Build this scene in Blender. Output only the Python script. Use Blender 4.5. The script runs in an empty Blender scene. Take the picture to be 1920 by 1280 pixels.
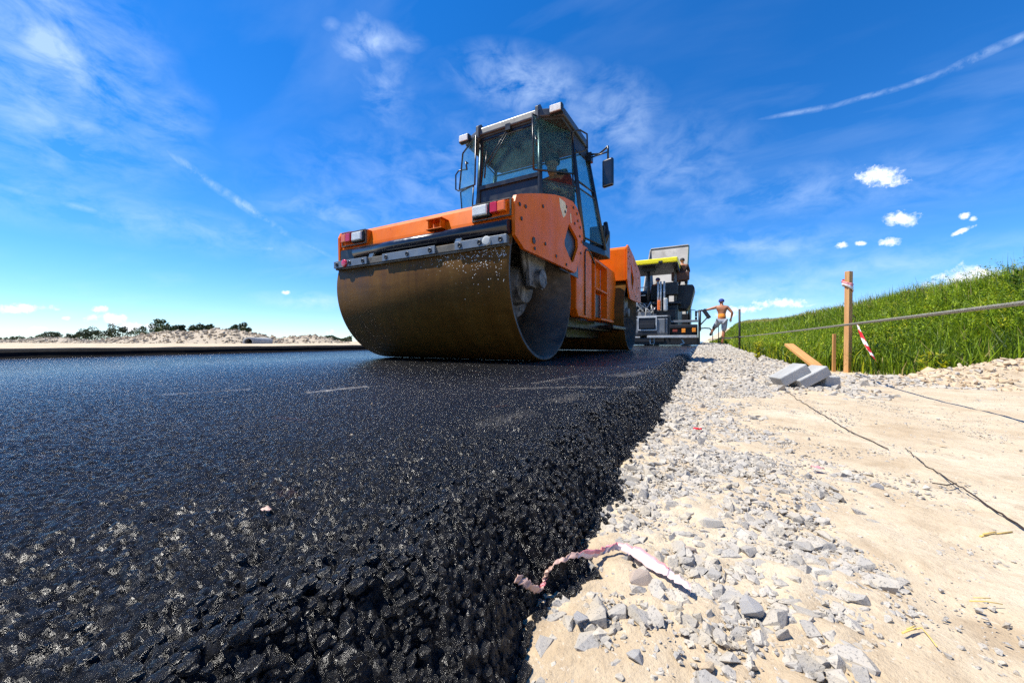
import bpy, bmesh, math, random
import numpy as np
from mathutils import Vector, Matrix
random.seed(7); RNG = np.random.default_rng(11)
S = bpy.context.scene
COL = S.collection
TH = math.radians(28.3); SN, CS = math.sin(TH), math.cos(TH)
CAMH = 0.175

# ------------------------------------------------------------------ nodes / materials
def nn(nt, typ, **kw):
    n = nt.nodes.new(typ)
    for k, v in kw.items():
        if k.startswith('i_'): n.inputs[k[2:].replace('_', ' ')].default_value = v
        else: setattr(n, k, v)
    return n
def c4(c): return (c[0], c[1], c[2], 1.0)
def ramp(nt, fac, stops):
    r = nt.nodes.new('ShaderNodeValToRGB'); cr = r.color_ramp
    while len(cr.elements) < len(stops): cr.elements.new(.5)
    for e, (p, c) in zip(cr.elements, stops):
        e.position = p; e.color = c4(c) if not isinstance(c, float) else (c, c, c, 1)
    nt.links.new(fac, r.inputs[0]); return r.outputs[0]
def noise(nt, vec, scale, detail=4, rough=.55, dist=0.):
    n = nn(nt, 'ShaderNodeTexNoise'); n.inputs['Scale'].default_value = scale
    n.inputs['Detail'].default_value = detail; n.inputs['Roughness'].default_value = rough
    n.inputs['Distortion'].default_value = dist
    if vec is not None: nt.links.new(vec, n.inputs['Vector'])
    return n.outputs['Fac']
def mapping(nt, vec, scale=(1, 1, 1), rot=(0, 0, 0), loc=(0, 0, 0)):
    m = nn(nt, 'ShaderNodeMapping'); m.inputs['Scale'].default_value = scale
    m.inputs['Rotation'].default_value = rot; m.inputs['Location'].default_value = loc
    nt.links.new(vec, m.inputs['Vector']); return m.outputs[0]
def mixc(nt, fac, a, b, mode='MIX'):
    m = nn(nt, 'ShaderNodeMix', data_type='RGBA', blend_type=mode)
    for sock, v in ((m.inputs[0], fac), (m.inputs[6], a), (m.inputs[7], b)):
        if hasattr(v, 'is_linked'): nt.links.new(v, sock)
        elif isinstance(v, (tuple, list)): sock.default_value = c4(v)
        else: sock.default_value = v
    return m.outputs[2]
def mth(nt, op, a, b=None, c=None, clamp=False):
    m = nn(nt, 'ShaderNodeMath', operation=op, use_clamp=clamp)
    for i, v in enumerate((a, b, c)):
        if v is None: continue
        if hasattr(v, 'is_linked'): nt.links.new(v, m.inputs[i])
        else: m.inputs[i].default_value = v
    return m.outputs[0]
def base(name):
    m = bpy.data.materials.new(name); m.use_nodes = True; nt = m.node_tree
    p = nt.nodes['Principled BSDF']; tc = nn(nt, 'ShaderNodeTexCoord')
    return m, nt, p, tc.outputs['Object']
def bump(nt, p, h, strength=.3, dist=.01):
    b = nn(nt, 'ShaderNodeBump'); b.inputs['Strength'].default_value = strength; b.inputs['Distance'].default_value = dist
    nt.links.new(h, b.inputs['Height']); nt.links.new(b.outputs[0], p.inputs['Normal'])
def simple(name, col, rough=.5, metal=0., var=.25, vs=6., bmp=0., bs=60., spec=.5, dirt=None, coat=0.):
    m, nt, p, oc = base(name)
    f = noise(nt, oc, vs, 5, .6)
    lo = tuple(x * (1 - var) for x in col); hi = tuple(min(1, x * (1 + var)) for x in col)
    c = ramp(nt, f, [(.3, lo), (.7, hi)])
    if dirt:
        f2 = noise(nt, oc, dirt[1], 8, .65, .3)
        c = mixc(nt, ramp(nt, f2, [(dirt[2], 0.), (dirt[2] + .12, dirt[3])]), c, dirt[0])
    nt.links.new(c, p.inputs['Base Color'])
    rr = ramp(nt, noise(nt, oc, vs * 2.3, 4), [(.3, max(0., rough - .1)), (.75, min(1., rough + .12))])
    nt.links.new(rr, p.inputs['Roughness'])
    p.inputs['Metallic'].default_value = metal; p.inputs['Specular IOR Level'].default_value = spec
    p.inputs['Coat Weight'].default_value = coat
    if bmp: bump(nt, p, noise(nt, oc, bs, 5, .65), bmp, .01)
    return m
def glass(name, tint, refl=.9):
    m = bpy.data.materials.new(name); m.use_nodes = True; nt = m.node_tree
    for n in list(nt.nodes): nt.nodes.remove(n)
    o = nn(nt, 'ShaderNodeOutputMaterial'); mx = nn(nt, 'ShaderNodeMixShader')
    t = nn(nt, 'ShaderNodeBsdfTransparent'); t.inputs[0].default_value = c4(tint)
    g = nn(nt, 'ShaderNodeBsdfGlossy'); g.inputs['Roughness'].default_value = .03; g.inputs[0].default_value = (refl, refl, refl, 1)
    fr = nn(nt, 'ShaderNodeLayerWeight'); fr.inputs['Blend'].default_value = .5
    fac = mth(nt, 'MULTIPLY_ADD', mth(nt, 'POWER', fr.outputs['Facing'], 4.), .45, .012)
    tc = nn(nt, 'ShaderNodeTexCoord')
    d = nn(nt, 'ShaderNodeBsdfDiffuse'); d.inputs[0].default_value = (.22, .42, .42, 1)
    dm = nn(nt, 'ShaderNodeMixShader')
    du = ramp(nt, noise(nt, tc.outputs['Object'], 7, 6, .6), [(.35, .04), (.8, .13)])
    nt.links.new(du, dm.inputs[0]); nt.links.new(t.outputs[0], dm.inputs[1]); nt.links.new(d.outputs[0], dm.inputs[2])
    nt.links.new(fac, mx.inputs[0]); nt.links.new(dm.outputs[0], mx.inputs[1]); nt.links.new(g.outputs[0], mx.inputs[2])
    nt.links.new(mx.outputs[0], o.inputs[0]); return m

MT = {}
def paint_orange():
    m, nt, p, oc = base('orange_paint')
    f = noise(nt, oc, 2.2, 5, .6)
    c = ramp(nt, f, [(.3, (.64, .115, .003)), (.7, (.78, .165, .004))])
    st = noise(nt, mapping(nt, oc, (9, 9, .8)), 3, 6, .6)
    c = mixc(nt, ramp(nt, st, [(.52, 0.), (.75, .35)]), c, (.30, .085, .02))
    sp = noise(nt, oc, 38, 4, .7)
    c = mixc(nt, ramp(nt, sp, [(.66, 0.), (.70, .8)]), c, (.10, .035, .012))
    ch = noise(nt, oc, 11, 6, .7, .5)
    c = mixc(nt, ramp(nt, ch, [(.70, 0.), (.74, .75)]), c, (.20, .07, .03))
    nt.links.new(c, p.inputs['Base Color'])
    nt.links.new(ramp(nt, noise(nt, oc, 6, 5), [(.3, .32), (.7, .55)]), p.inputs['Roughness'])
    bump(nt, p, noise(nt, oc, 3.0, 3), .05, .02)
    p.inputs['Specular IOR Level'].default_value = .16
    return m
MT['orange'] = paint_orange()
def drum_mat():
    m, nt, p, oc = base('drum_steel')
    st = noise(nt, mapping(nt, oc, (6, 1.0, 1.0)), 1.6, 8, .62, .3)      # streaks that run round the drum
    ln = noise(nt, mapping(nt, oc, (1.2, 5, 5)), 3.0, 6, .6, .6)
    c = ramp(nt, st, [(.25, (.085, .036, .0055)), (.5, (.125, .056, .008)), (.78, (.165, .082, .015))])
    c = mixc(nt, ramp(nt, ln, [(.4, 0.), (.75, .6)]), c, (.048, .021, .004))
    sp = noise(nt, oc, 45, 6, .7)
    c = mixc(nt, ramp(nt, sp, [(.60, 0.), (.72, .5)]), c, (.24, .17, .09))
    nt.links.new(c, p.inputs['Base Color'])
    p.inputs['Metallic'].default_value = .0; p.inputs['Specular IOR Level'].default_value = .14
    nt.links.new(ramp(nt, st, [(.3, .42), (.75, .62)]), p.inputs['Roughness'])
    bump(nt, p, mth(nt, 'ADD', sp, st), .10, .01)
    return m
MT['drum'] = drum_mat()
MT['black'] = simple('black_steel', (.012, .012, .013), .38, .0, .4, 8, .05, 60, dirt=((.10, .08, .055), 5, .56, .5))
MT['rim'] = simple('drum_inner_steel', (.075, .052, .032), .55, .2, .5, 7, .25, 40, dirt=((.02, .018, .016), 4, .5, .8))
MT['grime'] = simple('grimy_hub_steel', (.16, .16, .155), .6, .1, .5, 9, .3, 45, dirt=((.02, .018, .016), 6, .48, .9))
MT['pipe'] = simple('black_pipe', (.010, .011, .018), .22, 0, .3, 6, .03, 50, coat=.3)
MT['scraper'] = simple('grey_rubber', (.16, .19, .22), .5, .2, .2, 9, .1, 80, dirt=((.28, .15, .05), 22, .64, .7))
MT['bar'] = simple('dusty_bar', (.14, .12, .09), .6, .1, .4, 12, .2, 60, dirt=((.04, .03, .02), 8, .5, .7))
MT['cabgrey'] = simple('cab_grey_paint', (.050, .056, .063), .42, 0, .12, 5, .03, 50)
MT['cabdark'] = simple('cab_dark_frame', (.014, .016, .018), .32, 0, .3, 6, .02, 60)
MT['roofdark'] = simple('roof_underside', (.03, .033, .036), .6, 0, .3, 6, .05, 60)
MT['glass'] = glass('teal_cab_glass', (.66, .84, .85))
MT['sideglass'] = glass('clear_window_glass', (.74, .88, .89))
MT['lamp'] = simple('lamp_lens', (.75, .74, .68), .25, 0, .12, 30, .3, 120, coat=.6)
MT['redlens'] = simple('red_lens', (.62, .008, .02), .2, 0, .1, 20, .1, 150, coat=.8)
MT['amber'] = simple('amber_lens', (.90, .17, .008), .2, 0, .1, 20, .1, 150, coat=.8)
MT['seat'] = simple('seat_fabric', (.012, .013, .015), .8, 0, .3, 20, .2, 90)
MT['chrome'] = simple('worn_tube', (.03, .03, .032), .25, .3, .3, 10)
MT['glint'] = simple('glint_white', (.85, .82, .74), .35, 0, .1, 20)  # near-white colour standing in for glints on the drum
MT['bolt'] = simple('dark_bolt', (.06, .032, .018), .5, .3, .4, 30)
MT['yellow'] = simple('yellow_paint', (.95, .77, .002), .5, 0, .06, 4)
MT['pvgrey'] = simple('screed_grey', (.19, .195, .2), .45, .1, .25, 3, .05, 30, dirt=((.05, .045, .04), 3, .52, .6))
MT['pvlight'] = simple('pale_steel', (.50, .50, .48), .45, .2, .2, 5, .05, 30, dirt=((.2, .17, .13), 4, .55, .5))
MT['pvdark'] = simple('paver_dark', (.014, .014, .016), .5, 0, .4, 6, .1, 40)
MT['bed'] = simple('tipper_bed_steel', (.30, .28, .25), .55, .1, .18, .8, .05, 20, dirt=((.15, .13, .10), 1.1, .50, .7))
MT['teal'] = simple('teal_paint', (.008, .055, .05), .35, 0, .2, 3, coat=.3)
MT['rubber'] = simple('tyre_rubber', (.012, .012, .012), .8, 0, .3, 6, .3, 60)
MT['brownseat'] = simple('brown_leatherette', (.09, .032, .016), .55, 0, .3, 6)
MT['skin'] = simple('tanned_skin', (.40, .155, .065), .5, 0, .12, 9)
MT['orangecloth'] = simple('orange_cloth', (.85, .27, .02), .85, 0, .12, 12, .3, 50)
MT['shorts'] = simple('grey_shorts', (.30, .31, .34), .85, 0, .5, 4, .3, 40)
MT['bluecap'] = simple('blue_cap', (.02, .045, .22), .8, 0, .2, 20)
MT['shoe'] = simple('dark_shoe', (.018, .015, .014), .6, 0, .3, 20)
MT['hair'] = simple('dark_hair', (.02, .013, .009), .7, 0, .3, 40)
MT['darkcloth'] = simple('dark_brown_cloth', (.055, .022, .014), .9, 0, .3, 10)
MT['redcloth'] = simple('dull_red_cloth', (.22, .035, .02), .9, 0, .3, 10)
MT['palecloth'] = simple('pale_cloth', (.5, .52, .5), .9, 0, .2, 10)
MT['bluecloth'] = simple('navy_cloth', (.02, .03, .06), .9, 0, .2, 10)
MT['mirror'] = simple('mirror_housing', (.012, .013, .016), .18, 0, .2, 5, coat=.5)
MT['greenbark'] = simple('bark', (.08, .06, .04), .9, 0, .3, 8, .4, 20)
for k, c in (('leafA', (.035, .060, .010)), ('leafB', (.022, .042, .008)), ('leafC', (.075, .115, .022))):
    MT[k] = simple('tree_leaf_' + k[-1], c, .6, 0, .35, .5)
def wood(name, lo, hi):
    m, nt, p, oc = base(name)
    g = noise(nt, mapping(nt, oc, (26, 26, 1.3)), 2.0, 6, .6, .3)
    c = ramp(nt, g, [(.3, lo), (.7, hi)])
    k = noise(nt, oc, 9, 3)
    c = mixc(nt, ramp(nt, k, [(.66, 0.), (.73, .6)]), c, (.14, .06, .02))
    nt.links.new(c, p.inputs['Base Color']); p.inputs['Roughness'].default_value = .7
    bump(nt, p, g, .3, .005); return m
MT['wood'] = wood('stake_wood', (.44, .21, .07), (.62, .36, .15))
MT['oldwood'] = wood('weathered_plank', (.42, .20, .06), (.62, .34, .11))
MT['steelpin'] = simple('rusty_pin', (.028, .024, .023), .55, .3, .4, 20, .2, 60)
MT['tapered'] = simple('tape_red', (.62, .02, .03), .35, 0, .15, 20)
MT['tapewhite'] = simple('tape_white', (.80, .78, .76), .35, 0, .08, 20)
MT['tapedull'] = simple('tape_dusty', (.55, .36, .29), .6, 0, .25, 60)
MT['tapefaded'] = simple('tape_faded_white', (.74, .58, .55), .45, 0, .18, 45)
MT['tapepink'] = simple('tape_faded_pink', (.78, .30, .31), .45, 0, .25, 40)
MT['straw'] = simple('dry_straw', (.72, .50, .14), .6, 0, .25, 30)
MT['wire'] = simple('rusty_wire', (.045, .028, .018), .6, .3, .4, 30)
MT['concrete'] = simple('concrete_block', (.37, .37, .355), .85, 0, .18, 9, .5, 130, spec=.25, dirt=((.50, .45, .36), 14, .58, .6))
MT['stonegrey'] = None
def stone_mat(name, a, b, c_, speck):
    m, nt, p, oc = base(name)
    geo = nn(nt, 'ShaderNodeNewGeometry')
    rnd = geo.outputs['Random Per Island']
    f = noise(nt, oc, 28, 5, .6)
    col = ramp(nt, rnd, [(0., a), (.45, b), (.8, c_), (1., a)])
    col = mixc(nt, ramp(nt, f, [(.35, 0.), (.7, .55)]), col, c_)
    du = noise(nt, oc, 22, 6, .65, .3)
    if name != 'concrete': col = mixc(nt, ramp(nt, du, [(.46, 0.), (.64, .6)]), col, (.47, .40, .29))
    if speck:
        v = noise(nt, oc, 420, 2, .7)
        col = mixc(nt, ramp(nt, v, [(.60, 0.), (.64, .75)]), col, speck)
    nt.links.new(col, p.inputs['Base Color']); p.inputs['Roughness'].default_value = .85
    p.inputs['Specular IOR Level'].default_value = .25
    bump(nt, p, noise(nt, oc, 150, 6, .7), .45, .004)
    return m
MT['gravel'] = stone_mat('crushed_stone', (.43, .39, .33), (.31, .295, .27), (.50, .455, .38), (.13, .125, .12))
MT['granite'] = stone_mat('speckled_granite', (.36, .355, .35), (.33, .33, .33), (.42, .41, .40), (.04, .04, .045))
MT['palestone'] = stone_mat('pale_stone', (.58, .53, .45), (.52, .48, .41), (.62, .58, .50), None)
MT['pinkstone'] = stone_mat('pinkish_stone', (.46, .36, .29), (.42, .33, .28), (.50, .42, .35), (.2, .15, .12))
MT['brownstone'] = stone_mat('brown_clods', (.52, .38, .23), (.46, .33, .20), (.60, .48, .33), None)
MT['rubble'] = stone_mat('rubble_stone', (.42, .33, .22), (.30, .24, .17), (.48, .40, .29), None)
def asphalt_mat():
    m, nt, p, oc = base('fresh_asphalt')
    p.inputs['Specular IOR Level'].default_value = .36
    gr = noise(nt, oc, 140, 4, .7)
    v = nn(nt, 'ShaderNodeTexVoronoi'); v.inputs['Scale'].default_value = 105; nt.links.new(oc, v.inputs['Vector'])
    col = ramp(nt, gr, [(.3, (.0028, .0030, .0036)), (.7, (.0075, .0079, .009))])
    big = noise(nt, oc, .9, 5, .6)
    col = mixc(nt, ramp(nt, big, [(.35, 0.), (.7, .6)]), col, (.030, .029, .029))
    # reddish mud smears
    mud = noise(nt, mapping(nt, oc, (1.2, 7, 1), (0, 0, math.radians(38))), 1.6, 7, .65, .4)
    col = mixc(nt, ramp(nt, mud, [(.655, 0.), (.70, .55)]), col, (.075, .030, .012))
    # pale dust dragged over it in thin broken lines
    def streak(x0, y0, x1, y1, w, col, amt, brk=14.):
        dx, dy = x1 - x0, y1 - y0; L = math.hypot(dx, dy)
        sx = nn(nt, 'ShaderNodeSeparateXYZ'); nt.links.new(oc, sx.inputs[0])
        px = mth(nt, 'SUBTRACT', sx.outputs[0], x0); py = mth(nt, 'SUBTRACT', sx.outputs[1], y0)
        a = mth(nt, 'ADD', mth(nt, 'MULTIPLY', px, dx / L), mth(nt, 'MULTIPLY', py, dy / L))
        b = mth(nt, 'ABSOLUTE', mth(nt, 'ADD', mth(nt, 'MULTIPLY', px, -dy / L), mth(nt, 'MULTIPLY', py, dx / L)))
        inside = mth(nt, 'MULTIPLY', mth(nt, 'GREATER_THAN', a, 0), mth(nt, 'LESS_THAN', a, L))
        wob = mth(nt, 'MULTIPLY', noise(nt, oc, brk, 5, .7), 2.0)
        f = mth(nt, 'SUBTRACT', 1., mth(nt, 'DIVIDE', b, w), clamp=True)
        f = mth(nt, 'MULTIPLY', mth(nt, 'MULTIPLY', f, inside), mth(nt, 'SUBTRACT', wob, .72, clamp=True))
        return mixc(nt, mth(nt, 'MULTIPLY', f, amt, clamp=True), col, (.42, .38, .32))
    for s in STREAKS: col = streak(*s[:5], col, *s[5:])
    nt.links.new(col, p.inputs['Base Color'])
    nt.links.new(ramp(nt, noise(nt, oc, 60, 4, .7), [(.3, .10), (.75, .26)]), p.inputs['Roughness'])
    h = mth(nt, 'ADD', mth(nt, 'MULTIPLY', v.outputs['Distance'], -1.2), mth(nt, 'MULTIPLY', gr, .9))
    h = mth(nt, 'ADD', h, mth(nt, 'MULTIPLY', noise(nt, oc, 420, 4, .75), 1.1))
    b = nn(nt, 'ShaderNodeBump'); b.inputs['Strength'].default_value = .75; b.inputs['Distance'].default_value = .005; nt.links.new(h, b.inputs['Height'])
    fv = nn(nt, 'ShaderNodeTexVoronoi'); fv.inputs['Scale'].default_value = 380; nt.links.new(oc, fv.inputs['Vector'])
    f1 = nn(nt, 'ShaderNodeVectorMath', operation='SUBTRACT'); nt.links.new(fv.outputs['Color'], f1.inputs[0]); f1.inputs[1].default_value = (.5, .5, .5)
    f2 = nn(nt, 'ShaderNodeVectorMath', operation='MULTIPLY_ADD'); nt.links.new(f1.outputs[0], f2.inputs[0]); sy = nn(nt, 'ShaderNodeSeparateXYZ'); nt.links.new(oc, sy.inputs[0]); far = ramp(nt, mth(nt, 'MULTIPLY', sy.outputs[1], .25), [(.12, .74), (.6, .26)])
    nt.links.new(far, f2.inputs[1]); nt.links.new(b.outputs[0], f2.inputs[2])
    f3 = nn(nt, 'ShaderNodeVectorMath', operation='NORMALIZE'); nt.links.new(f2.outputs[0], f3.inputs[0]); nt.links.new(f3.outputs[0], p.inputs['Normal'])
    return m
def pix(x, y, z):
    t = (x - 960) / 668.; Z = (CAMH - z) * 668. / (y - 640.)
    X = t * Z; return (CS * X - SN * Z, SN * X + CS * Z)
def pw(x, y, Z):
    X = (x - 960) / 668. * Z
    return Vector((CS * X - SN * Z, SN * X + CS * Z, CAMH + (640 - y) / 668. * Z))
STREAKS = []
for (a, b, w, amt, brk) in (((938, 728), (1075, 725), .030, 1.0, 16.), ((1075, 725), (1240, 730), .034, .7, 12.), ((1000, 718), (1085, 704), .025, .6, 20.),
                       ((575, 735), (690, 723), .035, 1.6, 22.), ((290, 740), (470, 728), .03, .9, 22.), ((1150, 706), (1235, 694), .09, .7, 14.), ((1040, 756), (1090, 738), .05, .45, 60.),
                       ((900, 800), (1000, 770), .05, .3, 70.)):
    STREAKS.append((*pix(*a, 0), *pix(*b, 0), w, amt, brk))
MT['asphalt'] = asphalt_mat()
MT['crumb'] = simple('bitumen_crumbs', (.008, .0083, .009), .27, 0, .4, 40, .9, 300, spec=.75)

# ------------------------------------------------------------------ tagging
def tag(o, label=None, cat=None, group=None, kind=None):
    if label: o['label'] = label
    if cat: o['category'] = cat
    if group: o['group'] = group
    if kind: o['kind'] = kind
    return o
def thing(name, label, cat, loc=(0, 0, 0), group=None, rz=0.):
    o = bpy.data.objects.new(name, None); COL.objects.link(o); o.location = loc; o.rotation_euler.z = rz
    o.empty_display_size = .2
    return tag(o, label, cat, group)

# ------------------------------------------------------------------ mesh builder
class MB:
    def __init__(s): s.v = []; s.f = []; s.sm = []; s.mi = []
    def add(s, vs, fs, smooth=False, mi=0):
        b = len(s.v); s.v += [tuple(v) for v in vs]
        for f in fs: s.f.append([i + b for i in f]); s.sm.append(smooth); s.mi.append(mi)
        return s
    def box(s, c, d, R=None, mi=0):
        vs = []
        for i in range(8):
            p = Vector(((.5 if i & 1 else -.5) * d[0], (.5 if i & 2 else -.5) * d[1], (.5 if i & 4 else -.5) * d[2]))
            if R is not None: p = R @ p
            vs.append(p + Vector(c))
        return s.add(vs, [(0, 2, 3, 1), (4, 5, 7, 6), (0, 1, 5, 4), (2, 6, 7, 3), (0, 4, 6, 2), (1, 3, 7, 5)], mi=mi)
    def prism(s, poly, ax, lo, hi, mi=0):
        # poly in the two remaining axes in cyclic order
        n = len(poly); vs = []
        for h in (lo, hi):
            for (a, b) in poly:
                vs.append({'x': (h, a, b), 'y': (a, h, b), 'z': (a, b, h)}[ax])
        fs = [tuple(range(n - 1, -1, -1)), tuple(range(n, 2 * n))]
        for i in range(n): fs.append((i, (i + 1) % n, n + (i + 1) % n, n + i))
        return s.add(vs, fs, mi=mi)
    def loft(s, A, B, mi=0, caps=True):
        n = len(A); fs = [(i, (i + 1) % n, n + (i + 1) % n, n + i) for i in range(n)]
        if caps: fs += [tuple(range(n - 1, -1, -1)), tuple(range(n, 2 * n))]
        return s.add(list(A) + list(B), fs, mi=mi)
    def tube(s, pts, r, n=8, mi=0, caps=True):
        pts = [Vector(p) for p in pts]; m = len(pts); rs = r if isinstance(r, (list, tuple)) else [r] * m
        vs = []; up = Vector((0, 0, 1)); prev = None
        for i, p in enumerate(pts):
            t = (pts[min(i + 1, m - 1)] - pts[max(i - 1, 0)]).normalized()
            if prev is None:
                a = t.cross(up if abs(t.z) < .95 else Vector((1, 0, 0))).normalized()
            else:
                a = (prev - t * prev.dot(t)).normalized()
            prev = a; b = t.cross(a)
            for k in range(n):
                q = 2 * math.pi * k / n; vs.append(p + (a * math.cos(q) + b * math.sin(q)) * rs[i])
        fs = []
        for i in range(m - 1):
            for k in range(n): fs.append((i * n + k, i * n + (k + 1) % n, (i + 1) * n + (k + 1) % n, (i + 1) * n + k))
        s.add(vs, fs, True, mi)
        if caps:
            b = len(s.v) - m * n
            s.f.append([b + k for k in range(n - 1, -1, -1)]); s.sm.append(False); s.mi.append(mi)
            s.f.append([b + (m - 1) * n + k for k in range(n)]); s.sm.append(False); s.mi.append(mi)
        return s
    def lathe(s, prof, ax, c, n=48, mi=0, smooth=True):
        # prof: list of (along axis, radius), open
        vs = []; m = len(prof)
        for (h, r) in prof:
            for k in range(n):
                q = 2 * math.pi * k / n; a, b = r * math.cos(q), r * math.sin(q)
                vs.append({'x': (c[0] + h, c[1] + a, c[2] + b), 'y': (c[0] + b, c[1] + h, c[2] + a), 'z': (c[0] + a, c[1] + b, c[2] + h)}[ax])
        fs = []
        for i in range(m - 1):
            for k in range(n): fs.append((i * n + k, i * n + (k + 1) % n, (i + 1) * n + (k + 1) % n, (i + 1) * n + k))
        return s.add(vs, fs, smooth, mi)
    def build(s, name, mats, parent=None, bevel=0., seg=2, auto=True):
        me = bpy.data.meshes.new(name); me.from_pydata(s.v, [], s.f)
        me.polygons.foreach_set('use_smooth', s.sm); me.polygons.foreach_set('material_index', s.mi)
        for m in (mats if isinstance(mats, (list, tuple)) else [mats]): me.materials.append(m)
        bm = bmesh.new(); bm.from_mesh(me); bmesh.ops.recalc_face_normals(bm, faces=bm.faces); bm.to_mesh(me); bm.free()
        o = bpy.data.objects.new(name, me); COL.objects.link(o)
        if parent: o.parent = parent
        if bevel:
            b = o.modifiers.new('Bevel', 'BEVEL'); b.width = bevel; b.segments = seg; b.limit_method = 'ANGLE'; b.angle_limit = math.radians(35)
        return o
def np_mesh(name, V, F, mats, smooth=False, mi=None, k=None):
    k = F.shape[1]; me = bpy.data.meshes.new(name)
    me.vertices.add(len(V)); me.vertices.foreach_set('co', V.astype(np.float32).ravel())
    me.loops.add(F.size); me.loops.foreach_set('vertex_index', F.astype(np.int32).ravel())
    me.polygons.add(len(F)); me.polygons.foreach_set('loop_start', np.arange(0, F.size, k, dtype=np.int32))
    me.polygons.foreach_set('use_smooth', np.full(len(F), smooth))
    if mi is not None: me.polygons.foreach_set('material_index', mi.astype(np.int32))
    for m in (mats if isinstance(mats, (list, tuple)) else [mats]): me.materials.append(m)
    me.update(calc_edges=True)
    o = bpy.data.objects.new(name, me); COL.objects.link(o); return o

# ------------------------------------------------------------------ numpy noise
def _h(ix, iy, seed):
    n = (ix.astype(np.int64) * 374761393 + iy.astype(np.int64) * 668265263 + seed * 1442695041) & 0xffffffff
    n = ((n ^ (n >> 13)) * 1274126177) & 0xffffffff
    n = n ^ (n >> 16)
    return (n & 0xffffff) / float(0xffffff)
def vn(x, y, seed=0):
    x = np.asarray(x, float); y = np.asarray(y, float)
    x, y = np.broadcast_arrays(x, y)
    ix, iy = np.floor(x), np.floor(y); fx, fy = x - ix, y - iy
    fx = fx * fx * (3 - 2 * fx); fy = fy * fy * (3 - 2 * fy)
    a = _h(ix, iy, seed); b = _h(ix + 1, iy, seed); c = _h(ix, iy + 1, seed); d = _h(ix + 1, iy + 1, seed)
    return a + (b - a) * fx + (c - a) * fy + (a - b - c + d) * fx * fy
def fbm(x, y, oc=4, seed=0, g=.5):
    s = 0; a = 1.; t = 0
    for i in range(oc):
        s = s + a * vn(np.asarray(x) * 2 ** i + 17.3 * i, np.asarray(y) * 2 ** i - 9.1 * i, seed + i); t += a; a *= g
    return s / t
def cells(x, y, size, seed, rmin=.42, rmax=.72):
    """height of rounded grains on a jittered lattice"""
    u, v = x / size, y / size; iu, iv = np.floor(u), np.floor(v); best = np.zeros_like(u)
    for du in (-1, 0, 1):
        for dv in (-1, 0, 1):
            cu, cv = iu + du, iv + dv
            px = cu + .5 + .8 * (_h(cu, cv, seed) - .5); py = cv + .5 + .8 * (_h(cu, cv, seed + 1) - .5)
            r = rmin + (rmax - rmin) * _h(cu, cv, seed + 2); hh = .45 + .55 * _h(cu, cv, seed + 3)
            an = _h(cu, cv, seed + 4) * math.pi; sq = .65 + .35 * _h(cu, cv, seed + 5)
            dx, dy = u - px, v - py; ca, sa = np.cos(an), np.sin(an)
            d2 = ((dx * ca + dy * sa) / r) ** 2 + ((-dx * sa + dy * ca) / (r * sq)) ** 2
            skew = 1 + .30 * (dx * np.cos(7 * an) + dy * np.sin(7 * an)) / r
            best = np.maximum(best, hh * skew * np.sqrt(np.clip(1 - d2, 0, 1)))
    return best
def sstep(a, b, x):
    t = np.clip((x - a) / (b - a), 0, 1); return t * t * (3 - 2 * t)

# ------------------------------------------------------------------ terrain
def berm(x, y):
    a = (x - .45) * .9125 + (y - 2.75) * .409; d = (x - .45) * -.409 + (y - 2.75) * .9125
    return a, d
def hz(x, y):
    x = np.asarray(x, float); y = np.asarray(y, float); x, y = np.broadcast_arrays(x, y)
    near = -.105 + .018 * (fbm(x * 2.3, y * 2.3, 3, 5) - .5)
    yy = [2.5, 4, 7, 10, 13, 16.6, 25, 60, 200]; zz = [-.105, -.085, -.055, -.035, .005, .055, .05, 0., -.05]
    z = np.where(y > 2.5, np.interp(y, yy, zz) + .02 * (fbm(x * 2, y * 2, 3, 5) - .5), near)
    # ditch and embankment
    dz = np.interp(y, [3.0, 4, 5, 8, 14, 30, 60], [0, -.10, -.14, -.16, -.15, -.1, -.05])
    z = z + dz * sstep(.75, 1.35, x)
    foot = np.interp(y, [2, 3.4, 5, 8, 40], [2.7, 2.2, 1.6, 1.45, 1.5])
    e = np.clip((x - foot) / 3.5, 0, 1)
    top = 1.20 + .25 * (fbm(x * .25, y * .12, 3, 9) - .5) + np.interp(y, [0, 30, 60, 120], [0, .3, 1.6, 2.4])
    z = z + top * (e * e * (3 - 2 * e) * .6 + e * .4)
    a, d = berm(x, y)
    zc = np.interp(a, [-.3, .1, .6, 1., 1.3, 1.6, 2.2], [-.09, -.075, -.075, -.035, .03, .105, .16])
    z = z + np.clip(zc + .105, 0, 1) * np.exp(-((d - .33) / .2) ** 2) * (.8 + .4 * fbm(a * 5, d * 5, 3, 3)) * sstep(-.5, .1, a)
    # under the road
    r = sstep(-.15, -.33, x)
    z = z * (1 - r) - .30 * r
    # left side, beyond the raised layer
    left = .083 + .05 * (fbm(x * .6, y * .6, 4, 21) - .5) * sstep(-7.4, -9, x) + np.interp(-x, [6, 60, 400], [0, .05, .0])
    l = (x < -6.9)
    return np.where(l, left, z)
def graded(lo, hi, c, st, g):
    """grid lines, step st near c (an interval), growing by g away from it"""
    out = list(np.arange(c[0], c[1], st)); s = st; p = out[-1]
    while p < hi: s *= g; p += s; out.append(p)
    s = st; p = out[0]; pre = []
    while p > lo: s *= g; p -= s; pre.append(p)
    return np.array(pre[::-1] + out)
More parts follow.
